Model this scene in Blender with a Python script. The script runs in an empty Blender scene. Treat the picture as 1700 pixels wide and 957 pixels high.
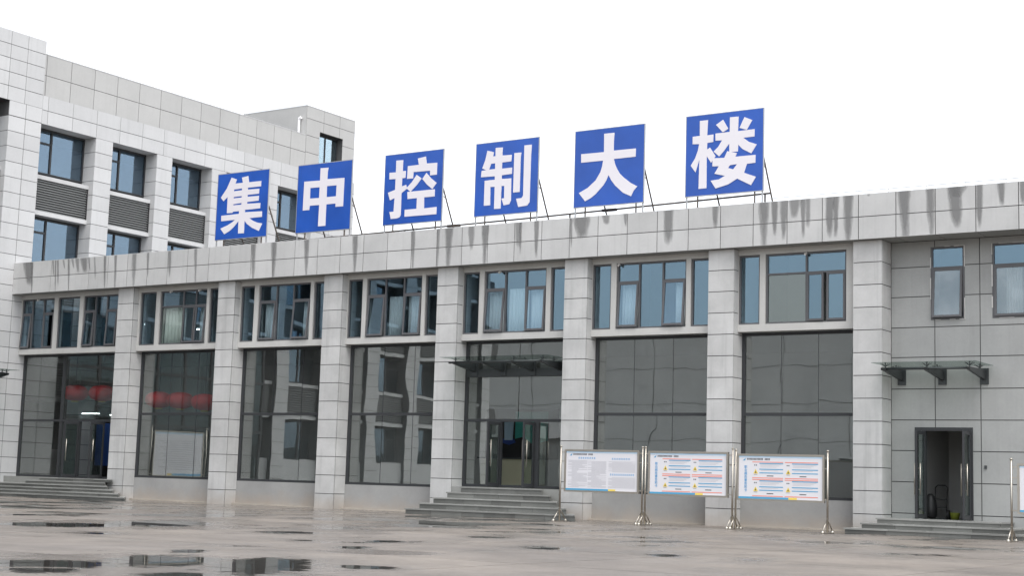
import bpy, math, random
from mathutils import Vector, Matrix
from mathutils.geometry import tessellate_polygon

R = random.Random(7)
S = bpy.context.scene
COL = S.collection

# ------------------------------------------------------------------ camera
cam = bpy.data.cameras.new('camera')
cam_o = bpy.data.objects.new('camera', cam)
COL.objects.link(cam_o)
cam.sensor_width = 36.0
cam.lens = 2532.59 * 36.0 / 1700.0
cam.clip_start = 0.1
cam.clip_end = 3000
cx_, cu_, cd_ = (0.83565357, 0.5484497, 0.02976646), (0.04485061, -0.12214966, 0.9914978), (-0.54742263, 0.82721363, 0.12667311)
cam_o.matrix_world = Matrix(((cx_[0], cu_[0], -cd_[0], 14.57984), (cx_[1], cu_[1], -cd_[1], -38.4132),
                             (cx_[2], cu_[2], -cd_[2], 1.01526), (0, 0, 0, 1)))
S.camera = cam_o

# ------------------------------------------------------------------ sky, sun, exposure
SUN_EL, SUN_AZ = 62.0, 122.0        # azimuth measured from +Y towards +X
W = bpy.data.worlds.new('World')
S.world = W
W.use_nodes = True
wn, wl = W.node_tree.nodes, W.node_tree.links
wn.clear()
sky = wn.new('ShaderNodeTexSky')
sky.sky_type = 'NISHITA'
sky.sun_disc = False
sky.sun_elevation = math.radians(SUN_EL)
sky.sun_rotation = math.radians(SUN_AZ)
sky.air_density = 1.0
sky.dust_density = 2.5
sky.ozone_density = 1.0
hs = wn.new('ShaderNodeHueSaturation')
hs.inputs['Saturation'].default_value = 0.22
bg = wn.new('ShaderNodeBackground')
bg.inputs['Strength'].default_value = 0.15
wo = wn.new('ShaderNodeOutputWorld')
wl.new(sky.outputs[0], hs.inputs['Color'])
wl.new(hs.outputs[0], bg.inputs['Color'])
wl.new(bg.outputs[0], wo.inputs[0])

sun = bpy.data.lights.new('sun', 'SUN')
sun.energy = 0.5
sun.angle = math.radians(40)
sun.color = (1.0, 0.97, 0.93)
sun_o = bpy.data.objects.new('sun', sun)
COL.objects.link(sun_o)
_e, _a = math.radians(SUN_EL), math.radians(SUN_AZ)
sdir = Vector((math.sin(_a) * math.cos(_e), math.cos(_a) * math.cos(_e), math.sin(_e)))
sun_o.location = sdir * 200
sun_o.rotation_euler = sdir.to_track_quat('Z', 'Y').to_euler()

S.view_settings.view_transform = 'Standard'
S.view_settings.look = 'None'
S.view_settings.gamma = 1.0
S.view_settings.use_curve_mapping = False
S.view_settings.exposure = 1.34
S.render.engine = 'CYCLES'
S.cycles.max_bounces = 8
S.cycles.transparent_max_bounces = 16
S.cycles.use_denoising = True

# ------------------------------------------------------------------ helpers
class MB:
    def __init__(self):
        self.v, self.f, self.m = [], [], None
    def add(self, vs, fs):
        n = len(self.v)
        if self.m is not None:
            vs = [tuple(self.m @ Vector(p)) for p in vs]
        self.v += [tuple(p) for p in vs]
        self.f += [tuple(n + i for i in q) for q in fs]
        return self
    def box(self, x0, x1, y0, y1, z0, z1):
        vs = [(x0, y0, z0), (x1, y0, z0), (x1, y1, z0), (x0, y1, z0), (x0, y0, z1), (x1, y0, z1), (x1, y1, z1), (x0, y1, z1)]
        return self.add(vs, [(0, 3, 2, 1), (4, 5, 6, 7), (0, 1, 5, 4), (1, 2, 6, 5), (2, 3, 7, 6), (3, 0, 4, 7)])
    def tube(self, p, q, r, n=10, r2=None, cap=True):
        p, q = Vector(p), Vector(q)
        d = (q - p).normalized()
        a = d.orthogonal().normalized()
        b = d.cross(a)
        r2 = r if r2 is None else r2
        vs = []
        for c, rr in ((p, r), (q, r2)):
            for i in range(n):
                t = 2 * math.pi * i / n
                vs.append(c + a * (rr * math.cos(t)) + b * (rr * math.sin(t)))
        fs = [(i, (i + 1) % n, n + (i + 1) % n, n + i) for i in range(n)]
        if cap:
            fs += [tuple(range(n - 1, -1, -1)), tuple(range(n, 2 * n))]
        return self.add(vs, fs)
    def lathe(self, c, prof, n=16, sx=1.0):
        c = Vector(c)
        vs, fs = [], []
        for r, z in prof:
            for i in range(n):
                t = 2 * math.pi * i / n
                vs.append(c + Vector((r * math.cos(t) * sx, r * math.sin(t), z)))
        for k in range(len(prof) - 1):
            for i in range(n):
                fs.append((k * n + i, k * n + (i + 1) % n, (k + 1) * n + (i + 1) % n, (k + 1) * n + i))
        fs += [tuple(range(n - 1, -1, -1)), tuple(range((len(prof) - 1) * n, len(prof) * n))]
        return self.add(vs, fs)
    def prism(self, poly, fn, d):
        """poly in 2D, fn(u, v, depth) -> point; extruded from depth 0 to d"""
        n = len(poly)
        vs = [fn(u, v, 0) for u, v in poly] + [fn(u, v, d) for u, v in poly]
        fs = [tuple(range(n)), tuple(range(2 * n - 1, n - 1, -1))]
        fs += [(i, i + n, (i + 1) % n + n, (i + 1) % n) for i in range(n)]
        return self.add(vs, fs)

def bev(o, w=0.004):
    m = o.modifiers.new('bevel', 'BEVEL')
    m.width = w
    m.segments = 1
    m.limit_method = 'ANGLE'
    return o

def tag(o, label=None, cat=None, group=None, kind=None):
    if label: o['label'] = label
    if cat: o['category'] = cat
    if group: o['group'] = group
    if kind: o['kind'] = kind
    return o

def wloc(p):
    l = Vector((0, 0, 0))
    while p is not None:
        l += p.location
        p = p.parent
    return l

def obj(name, mb, mat, parent=None, smooth=False):
    if not mb.v:
        return None
    lo = [min(p[i] for p in mb.v) for i in range(3)]
    hi = [max(p[i] for p in mb.v) for i in range(3)]
    org = Vector(((lo[0] + hi[0]) / 2, (lo[1] + hi[1]) / 2, lo[2]))
    me = bpy.data.meshes.new(name)
    me.from_pydata([tuple(Vector(p) - org) for p in mb.v], [], mb.f)
    me.update()
    if smooth:
        for p in me.polygons: p.use_smooth = True
    me.materials.append(mat)
    o = bpy.data.objects.new(name, me)
    COL.objects.link(o)
    o.location = org - wloc(parent)
    o.parent = parent
    return o

def thing(name, loc, label, cat, group=None):
    o = bpy.data.objects.new(name, None)
    COL.objects.link(o)
    o.empty_display_size = 0.3
    o.location = loc
    return tag(o, label, cat, group)

UNIT = {}
def piece(name, parent, x0, x1, y0, y1, z0, z1, mat):
    """one plain block; alike pieces share a unit cube mesh"""
    key = mat.name
    if key not in UNIT:
        m = MB().box(-.5, .5, -.5, .5, -.5, .5)
        me = bpy.data.meshes.new('block_' + key)
        me.from_pydata(m.v, [], m.f)
        me.materials.append(mat)
        UNIT[key] = me
    o = bpy.data.objects.new(name, UNIT[key])
    COL.objects.link(o)
    o.location = Vector(((x0 + x1) / 2, (y0 + y1) / 2, (z0 + z1) / 2)) - wloc(parent)
    o.scale = (x1 - x0, y1 - y0, z1 - z0)
    o.parent = parent
    return o

def rect_minus(rect, holes):
    out = [rect]
    for hx0, hx1, hz0, hz1 in holes:
        nxt = []
        for x0, x1, z0, z1 in out:
            if hx1 <= x0 or hx0 >= x1 or hz1 <= z0 or hz0 >= z1:
                nxt.append((x0, x1, z0, z1)); continue
            if hx0 > x0: nxt.append((x0, hx0, z0, z1))
            if hx1 < x1: nxt.append((hx1, x1, z0, z1))
            a, b = max(x0, hx0), min(x1, hx1)
            if hz0 > z0: nxt.append((a, b, z0, hz0))
            if hz1 < z1: nxt.append((a, b, hz1, z1))
        out = nxt
    return out

# ------------------------------------------------------------------ materials
def newmat(name):
    m = bpy.data.materials.new(name)
    m.use_nodes = True
    n, l = m.node_tree.nodes, m.node_tree.links
    p = n['Principled BSDF']
    return m, n, l, p

def plain(name, col, rough=0.5, metal=0.0, spec=0.5):
    m, n, l, p = newmat(name)
    p.inputs['Base Color'].default_value = (*col, 1)
    p.inputs['Roughness'].default_value = rough
    p.inputs['Metallic'].default_value = metal
    p.inputs['Specular IOR Level'].default_value = spec
    return m

def math_n(n, l, op, a, b=None, c=None):
    q = n.new('ShaderNodeMath'); q.operation = op
    for i, x in enumerate((a, b, c)):
        if x is None: continue
        if isinstance(x, (int, float)): q.inputs[i].default_value = x
        else: l.new(x, q.inputs[i])
    return q.outputs[0]

def noise(n, l, vec, scale, detail=3.0, rough=0.55):
    t = n.new('ShaderNodeTexNoise')
    t.inputs['Scale'].default_value = scale
    t.inputs['Detail'].default_value = detail
    t.inputs['Roughness'].default_value = rough
    l.new(vec, t.inputs['Vector'])
    return t.outputs['Fac']

def ramp(n, l, fac, a, b, lo=0.0, hi=1.0):
    r = n.new('ShaderNodeMapRange')
    r.inputs['From Min'].default_value = a
    r.inputs['From Max'].default_value = b
    r.inputs['To Min'].default_value = lo
    r.inputs['To Max'].default_value = hi
    r.clamp = True
    l.new(fac, r.inputs['Value'])
    return r.outputs['Result']

def pos(n):
    return n.new('ShaderNodeNewGeometry').outputs['Position']

def scaled(n, l, vec, s):
    m = n.new('ShaderNodeVectorMath'); m.operation = 'MULTIPLY'
    l.new(vec, m.inputs[0]); m.inputs[1].default_value = s
    return m.outputs[0]

def mulcol(n, l, col, fac):
    """colour (tuple or socket) times grey factor socket"""
    c = n.new('ShaderNodeVectorMath'); c.operation = 'SCALE'
    if isinstance(col, tuple): c.inputs[0].default_value = col
    else: l.new(col, c.inputs[0])
    l.new(fac, c.inputs['Scale'])
    return c.outputs[0]

def mixcol(n, l, fac, a, b):
    m = n.new('ShaderNodeMix'); m.data_type = 'RGBA'
    l.new(fac, m.inputs[0])
    for i, x in ((6, a), (7, b)):
        if isinstance(x, tuple): m.inputs[i].default_value = (*x, 1)
        else: l.new(x, m.inputs[i])
    return m.outputs[2]

def stone(name, col, var=0.07, blot=0.12, rough=0.6, bump=0.15, streak=0.0, tint=None, foot=0.0):
    """panel / plaster: every block a little different, soft blotches, faint vertical run marks"""
    m, n, l, p = newmat(name)
    P = pos(n)
    rnd = n.new('ShaderNodeObjectInfo').outputs['Random']
    f = ramp(n, l, rnd, 0, 1, 1 - var, 1 + var)
    big = ramp(n, l, noise(n, l, P, 0.9, 4, 0.6), 0.3, 0.7, 1 - blot, 1 + blot * .6)
    fine = ramp(n, l, noise(n, l, P, 14, 4, 0.7), 0.25, 0.75, 0.965, 1.035)
    f = math_n(n, l, 'MULTIPLY', math_n(n, l, 'MULTIPLY', f, big), fine)
    if streak:
        s = noise(n, l, scaled(n, l, P, (5.0, 5.0, 0.25)), 1.0, 3, 0.6)
        f = math_n(n, l, 'MULTIPLY', f, ramp(n, l, s, 0.52, 0.75, 1.0, 1.0 - streak))
    c = mulcol(n, l, col, f)
    if tint:
        c = mixcol(n, l, ramp(n, l, noise(n, l, P, 0.5, 3), 0.5, 0.75, 0, 0.5), c, tint)
    if foot:   # splashed dirt that climbs the lowest hand's breadth
        sep = n.new('ShaderNodeSeparateXYZ'); l.new(P, sep.inputs[0])
        h = math_n(n, l, 'ADD', sep.outputs[2], math_n(n, l, 'MULTIPLY', noise(n, l, P, 1.6, 3), -0.7))
        c = mixcol(n, l, ramp(n, l, h, 0.12, -0.38, 0, foot), c, (0.36, 0.27, 0.19))
    l.new(c, p.inputs['Base Color'])
    p.inputs['Roughness'].default_value = rough
    p.inputs['Specular IOR Level'].default_value = 0.3
    b = n.new('ShaderNodeBump'); b.inputs['Strength'].default_value = bump; b.inputs['Distance'].default_value = 0.004
    l.new(noise(n, l, P, 60, 3), b.inputs['Height'])
    l.new(b.outputs[0], p.inputs['Normal'])
    return m

M = {}
M['panel'] = stone('panel', (0.475, 0.475, 0.468), 0.06, 0.09, streak=0.10)
M['pier'] = stone('pier', (0.48, 0.48, 0.472), 0.055, 0.17, streak=0.16, foot=0.4)
M['wing'] = stone('wing', (0.475, 0.477, 0.478), 0.055, 0.05, streak=0.07)
M['parapet'] = stone('parapet', (0.405, 0.403, 0.394), 0.03, 0.05, streak=0.04)
M['greywall'] = stone('greywall', (0.315, 0.32, 0.312), 0.04, 0.09, rough=0.5, streak=0.06)
M['surround'] = stone('surround', (0.49, 0.485, 0.465), 0.02, 0.07, streak=0.06)
M['plinth'] = stone('plinth', (0.315, 0.315, 0.308), 0.03, 0.12, foot=0.4, rough=0.7)
M['joint'] = plain('joint', (0.07, 0.07, 0.07), 0.9)
M['granite'] = stone('granite', (0.155, 0.158, 0.147), 0.22, 0.22, rough=0.45, streak=0.12)
M['tread'] = stone('tread', (0.25, 0.253, 0.24), 0.16, 0.16, rough=0.4)
M['kerb'] = stone('kerb', (0.40, 0.36, 0.31), 0.02, 0.15, rough=0.8)
M['frame'] = plain('frame', (0.040, 0.042, 0.045), 0.5, 0.0, 0.25)
M['wframe'] = stone('wframe', (0.105, 0.105, 0.11), 0.05, 0.1, rough=0.4, bump=0.03)
M['beadwhite'] = plain('beadwhite', (0.55, 0.54, 0.52), 0.6)
M['steel'] = plain('steel', (0.43, 0.40, 0.35), 0.38, 1.0)
M['rust'] = stone('rust', (0.12, 0.10, 0.085), 0.1, 0.3, rough=0.7)
M['darksteel'] = plain('darksteel', (0.06, 0.065, 0.068), 0.4, 0.6)
M['galv'] = plain('galv', (0.42, 0.42, 0.42), 0.45, 0.8)
M['louvre'] = plain('louvre', (0.20, 0.205, 0.205), 0.5, 0.2)
M['black'] = plain('black', (0.015, 0.015, 0.016), 0.5)
M['interior'] = stone('interior', (0.42, 0.42, 0.41), 0.02, 0.06)
M['interior_dark'] = plain('interior_dark', (0.10, 0.10, 0.10), 0.7)
M['curtain'] = stone('curtain', (0.76, 0.76, 0.745), 0.03, 0.08, rough=0.9, bump=0.0)
M['roofing'] = plain('roofing', (0.25, 0.25, 0.25), 0.9)
M['desk'] = plain('desk', (0.50, 0.47, 0.33), 0.5)
M['white'] = plain('white', (0.78, 0.77, 0.78), 0.45)
M['letter'] = plain('letter', (0.68, 0.655, 0.69), 0.4)
M['sheet'] = plain('sheet', (0.64, 0.637, 0.665), 0.3)
M['p_head'] = plain('p_head', (0.50, 0.68, 0.80), 0.3)
M['p_blue'] = plain('p_blue', (0.07, 0.30, 0.50), 0.3)
M['p_title'] = plain('p_title', (0.12, 0.33, 0.58), 0.3)
M['p_pale'] = plain('p_pale', (0.52, 0.68, 0.82), 0.3)
M['p_red'] = plain('p_red', (0.72, 0.19, 0.13), 0.3)
M['p_grey'] = plain('p_grey', (0.42, 0.42, 0.45), 0.3)
M['p_black'] = plain('p_black', (0.05, 0.06, 0.07), 0.3)
M['p_yellow'] = plain('p_yellow', (0.72, 0.55, 0.10), 0.3)
M['teal'] = plain('teal', (0.06, 0.42, 0.36), 0.5)
M['bluepaint'] = plain('bluepaint', (0.02, 0.06, 0.28), 0.5)
M['screen'] = plain('screen', (0.015, 0.05, 0.19), 0.4)
M['bucket'] = plain('bucket', (0.20, 0.23, 0.03), 0.5)
M['red'] = plain('red', (0.80, 0.02, 0.035), 0.6)
M['opp'] = stone('opp', (0.60, 0.60, 0.59), 0.03, 0.06)
M['leaf'] = stone('leaf', (0.06, 0.085, 0.045), 0.1, 0.35, rough=0.6)
M['bark'] = plain('bark', (0.12, 0.10, 0.08), 0.9)
M['hill'] = stone('hill', (0.05, 0.065, 0.05), 0.1, 0.4, rough=1.0)

def glass(name, trans, refl, wav=0.02, rough=0.0, film=0.0):
    m, n, l, p = newmat(name)
    n.remove(p)
    out = n['Material Output']
    t = n.new('ShaderNodeBsdfTransparent'); t.inputs[0].default_value = (*trans, 1)
    g = n.new('ShaderNodeBsdfGlossy'); g.inputs['Color'].default_value = (*refl, 1); g.inputs['Roughness'].default_value = rough
    a = n.new('ShaderNodeAddShader')
    l.new(t.outputs[0], a.inputs[0]); l.new(g.outputs[0], a.inputs[1])
    if film:      # grey veil painted over the glass: haze in reflections, condensation on glass_hazy
        df = n.new('ShaderNodeBsdfDiffuse')
        l.new(mulcol(n, l, (film, film, film * .97), ramp(n, l, noise(n, l, pos(n), 1.2, 4), 0.3, 0.7, 0.5, 1.5)), df.inputs[0])
        a2 = n.new('ShaderNodeAddShader')
        l.new(a.outputs[0], a2.inputs[0]); l.new(df.outputs[0], a2.inputs[1]); l.new(a2.outputs[0], out.inputs[0])
    else:
        l.new(a.outputs[0], out.inputs[0])
    if wav:
        b = n.new('ShaderNodeBump'); b.inputs['Strength'].default_value = 1.0; b.inputs['Distance'].default_value = wav
        oi = n.new('ShaderNodeObjectInfo')
        v = n.new('ShaderNodeVectorMath'); v.operation = 'ADD'
        l.new(scaled(n, l, pos(n), (1, 1, 0.6)), v.inputs[0])
        c = n.new('ShaderNodeCombineXYZ'); l.new(math_n(n, l, 'MULTIPLY', oi.outputs['Random'], 50.0), c.inputs[0])
        l.new(c.outputs[0], v.inputs[1])
        l.new(noise(n, l, v.outputs[0], 0.7, 1.5, 0.4), b.inputs['Height'])
        l.new(b.outputs[0], g.inputs['Normal'])
    return m

M['glass_blue'] = glass('glass_blue', (0.70, 0.75, 0.77), (0.068, 0.096, 0.118), 0.005)
M['glass_grey'] = glass('glass_grey', (0.60, 0.625, 0.62), (0.185, 0.19, 0.187), 0.0055, 0.003, 0.011)
M['glass_clear'] = glass('glass_clear', (0.76, 0.80, 0.785), (0.08, 0.085, 0.085), 0.0)

M['glass_canopy'] = glass('glass_canopy', (0.70, 0.74, 0.72), (0.02, 0.021, 0.02), 0.0)
M['glass_dark'] = glass('glass_dark', (0.5, 0.55, 0.56), (0.035, 0.045, 0.05), 0.004)
M['glass_hazy'] = glass('glass_hazy', (0.55, 0.58, 0.59), (0.05, 0.068, 0.08), 0.004, 0.0, 0.11)
M['glass_wing'] = glass('glass_wing', (0.7, 0.75, 0.77), (0.092, 0.120, 0.150), 0.004)
M['glass_bright'] = glass('glass_bright', (0.7, 0.7, 0.7), (0.24, 0.30, 0.33), 0.004)

# blue vinyl of the roof signs
m, n, l, p = newmat('vinyl')
P = pos(n)
l.new(mulcol(n, l, (0.014, 0.076, 0.365), ramp(n, l, noise(n, l, P, 0.8, 3), 0.3, 0.7, 0.88, 1.12)), p.inputs['Base Color'])
p.inputs['Roughness'].default_value = 0.22
p.inputs['Specular IOR Level'].default_value = 0.4
b = n.new('ShaderNodeBump'); b.inputs['Strength'].default_value = 0.6; b.inputs['Distance'].default_value = 0.03
l.new(noise(n, l, scaled(n, l, P, (1.6, 1.6, 0.7)), 1.3, 3, 0.5), b.inputs['Height'])
l.new(b.outputs[0], p.inputs['Normal'])
M['vinyl'] = m

# soft-edged wet run marks on the fascia (a mark with a shape of its own)
m, n, l, p = newmat('run_mark')
p.inputs['Base Color'].default_value = (0.185, 0.185, 0.183, 1)
p.inputs['Roughness'].default_value = 0.5
at = n.new('ShaderNodeAttribute'); at.attribute_name = 'edge'
edge = math_n(n, l, 'ADD', at.outputs['Fac'], math_n(n, l, 'MULTIPLY', math_n(n, l, 'SUBTRACT', noise(n, l, scaled(n, l, pos(n), (9, 9, 2.2)), 1.0, 4, 0.65), 0.5), 0.7))
at2 = n.new('ShaderNodeAttribute'); at2.attribute_name = 'dark'
l.new(math_n(n, l, 'MULTIPLY', ramp(n, l, edge, 0.12, 0.75), at2.outputs['Fac']), p.inputs['Alpha'])
M['run_mark'] = m

# wet concrete yard
PUD_ANG = 0.5808
PUDDLES = [(1.31,-27.19,0.66,0.62),(1.44,-25.68,0.56,1.05),(2.11,-28.01,0.32,0.36),(2.64,-25.32,0.52,1.45),(3.43,-27.35,0.36,0.4),(3.47,-24.45,0.3,0.32),(-7.93,-19.36,0.98,1.0),(-8.09,-16.59,0.84,1.8),(1.6,-17.63,0.3,0.5),(3.77,-17.77,0.23,0.38),(-0.95,-18.46,0.25,0.4),(0.2,-20.72,0.2,0.35),(-0.02,-23.8,0.18,0.4),(-4.08,-17.27,0.44,0.5),(-1.41,-14.81,0.33,0.4)]
m, n, l, p = newmat('wet_concrete')
P = pos(n)
dmin = None
for (px, py, pa, pb) in PUDDLES:
    mp = n.new('ShaderNodeMapping'); mp.vector_type = 'TEXTURE'
    mp.inputs['Location'].default_value = (px, py, 0)
    mp.inputs['Rotation'].default_value = (0, 0, PUD_ANG)
    mp.inputs['Scale'].default_value = (pa * 1.2, pb * 1.2, 1000)
    l.new(P, mp.inputs['Vector'])
    ln = n.new('ShaderNodeVectorMath'); ln.operation = 'LENGTH'
    l.new(mp.outputs[0], ln.inputs[0])
    dmin = ln.outputs['Value'] if dmin is None else math_n(n, l, 'MINIMUM', dmin, ln.outputs['Value'])
wob = math_n(n, l, 'MULTIPLY', math_n(n, l, 'SUBTRACT', noise(n, l, P, 2.6, 8, 0.7), 0.5), 2.6)
dm = math_n(n, l, 'ADD', dmin, wob)
pud = ramp(n, l, dm, 1.06, 0.78)
fmin = None
for (px, py, pa, pb) in [(1.9, -26.2, 2.1, 2.3), (1.3, -21.4, .9, .8), (-7.8, -17.5, 2.2, 2.6)]:
    mp = n.new('ShaderNodeMapping'); mp.vector_type = 'TEXTURE'
    mp.inputs['Location'].default_value = (px, py, 0)
    mp.inputs['Rotation'].default_value = (0, 0, PUD_ANG)
    mp.inputs['Scale'].default_value = (pa, pb, 1000)
    l.new(P, mp.inputs['Vector'])
    ln = n.new('ShaderNodeVectorMath'); ln.operation = 'LENGTH'
    l.new(mp.outputs[0], ln.inputs[0])
    fmin = ln.outputs['Value'] if fmin is None else math_n(n, l, 'MINIMUM', fmin, ln.outputs['Value'])
fw = math_n(n, l, 'ADD', fmin, math_n(n, l, 'MULTIPLY', math_n(n, l, 'SUBTRACT', noise(n, l, P, 1.1, 6, 0.68), 0.5), 2.2))
halo = math_n(n, l, 'MAXIMUM', ramp(n, l, dm, 2.2, 1.0), ramp(n, l, fw, 1.1, 0.9))
# general standing film towards the building
sep = n.new('ShaderNodeSeparateXYZ'); l.new(P, sep.inputs[0])
film = noise(n, l, scaled(n, l, P, (0.42, 0.30, 1)), 1.0, 5, 0.6)
near = ramp(n, l, sep.outputs[1], -25.0, -10.0, -0.08, 0.06)
leftw = ramp(n, l, sep.outputs[0], 2.0, -8.0, -0.05, 0.02)
film = math_n(n, l, 'ADD', math_n(n, l, 'ADD', film, near), leftw)
filmw = ramp(n, l, film, 0.46, 0.60)
film_p = ramp(n, l, film, 0.585, 0.61)
wet = math_n(n, l, 'MAXIMUM', pud, film_p)
damp = math_n(n, l, 'MAXIMUM', math_n(n, l, 'MULTIPLY', halo, 0.8), filmw)
tone = ramp(n, l, noise(n, l, P, 0.55, 8, 0.72), 0.3, 0.7, 0.66, 1.22)
grain = ramp(n, l, noise(n, l, P, 9, 8, 0.8), 0.3, 0.7, 0.82, 1.16)
rnd = ramp(n, l, n.new('ShaderNodeObjectInfo').outputs['Random'], 0, 1, 0.94, 1.06)
dry = mixcol(n, l, ramp(n, l, noise(n, l, P, 0.22, 3), 0.4, 0.65), (0.212, 0.186, 0.161), (0.184, 0.165, 0.149))
c = mulcol(n, l, dry, math_n(n, l, 'MULTIPLY', math_n(n, l, 'MULTIPLY', tone, grain), rnd))
c = mixcol(n, l, math_n(n, l, 'MULTIPLY', damp, 0.55), c, (0.142, 0.124, 0.108))
c = mixcol(n, l, wet, c, (0.055, 0.05, 0.046))
l.new(c, p.inputs['Base Color'])
rg = ramp(n, l, damp, 0, 1, 0.55, 0.20)
rg = math_n(n, l, 'MULTIPLY', rg, ramp(n, l, wet, 0, 1, 1.0, 0.02))
l.new(rg, p.inputs['Roughness'])
p.inputs['IOR'].default_value = 1.33
b = n.new('ShaderNodeBump'); b.inputs['Distance'].default_value = 0.004
l.new(ramp(n, l, math_n(n, l, 'MAXIMUM', wet, math_n(n, l, 'MULTIPLY', damp, .75)), 0, 1, 0.35, 0.0), b.inputs['Strength'])
l.new(noise(n, l, P, 22, 5, 0.7), b.inputs['Height'])
l.new(b.outputs[0], p.inputs['Normal'])
M['wet_concrete'] = m
M['earth'] = stone('earth', (0.16, 0.145, 0.13), 0.0, 0.2, rough=0.7)

# ------------------------------------------------------------------ ground
g = MB(); g.add([(-900, -900, -0.03), (900, -900, -0.03), (900, 900, -0.03), (-900, 900, -0.03)], [(0, 1, 2, 3)])
ground = tag(obj('ground', g, M['earth']), kind='structure')
yard = MB().box(-36, 24, -42, 1.2, -0.028, -0.0035)
yard = tag(obj('yard', yard, M['joint']), kind='structure')
for i in range(-9, 6):
    for j in range(-10, 2):
        y1 = min(-22 + 4 * (j + 6), 1.0)
        y0 = -22 + 4 * (j + 5)
        if y0 >= 0.9: continue
        piece('paving_slab', yard, 4 * i + .013, 4 * i + 3.987, y0 + .013, y1 - .013, -0.0034, 0.0, M['wet_concrete'])

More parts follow.
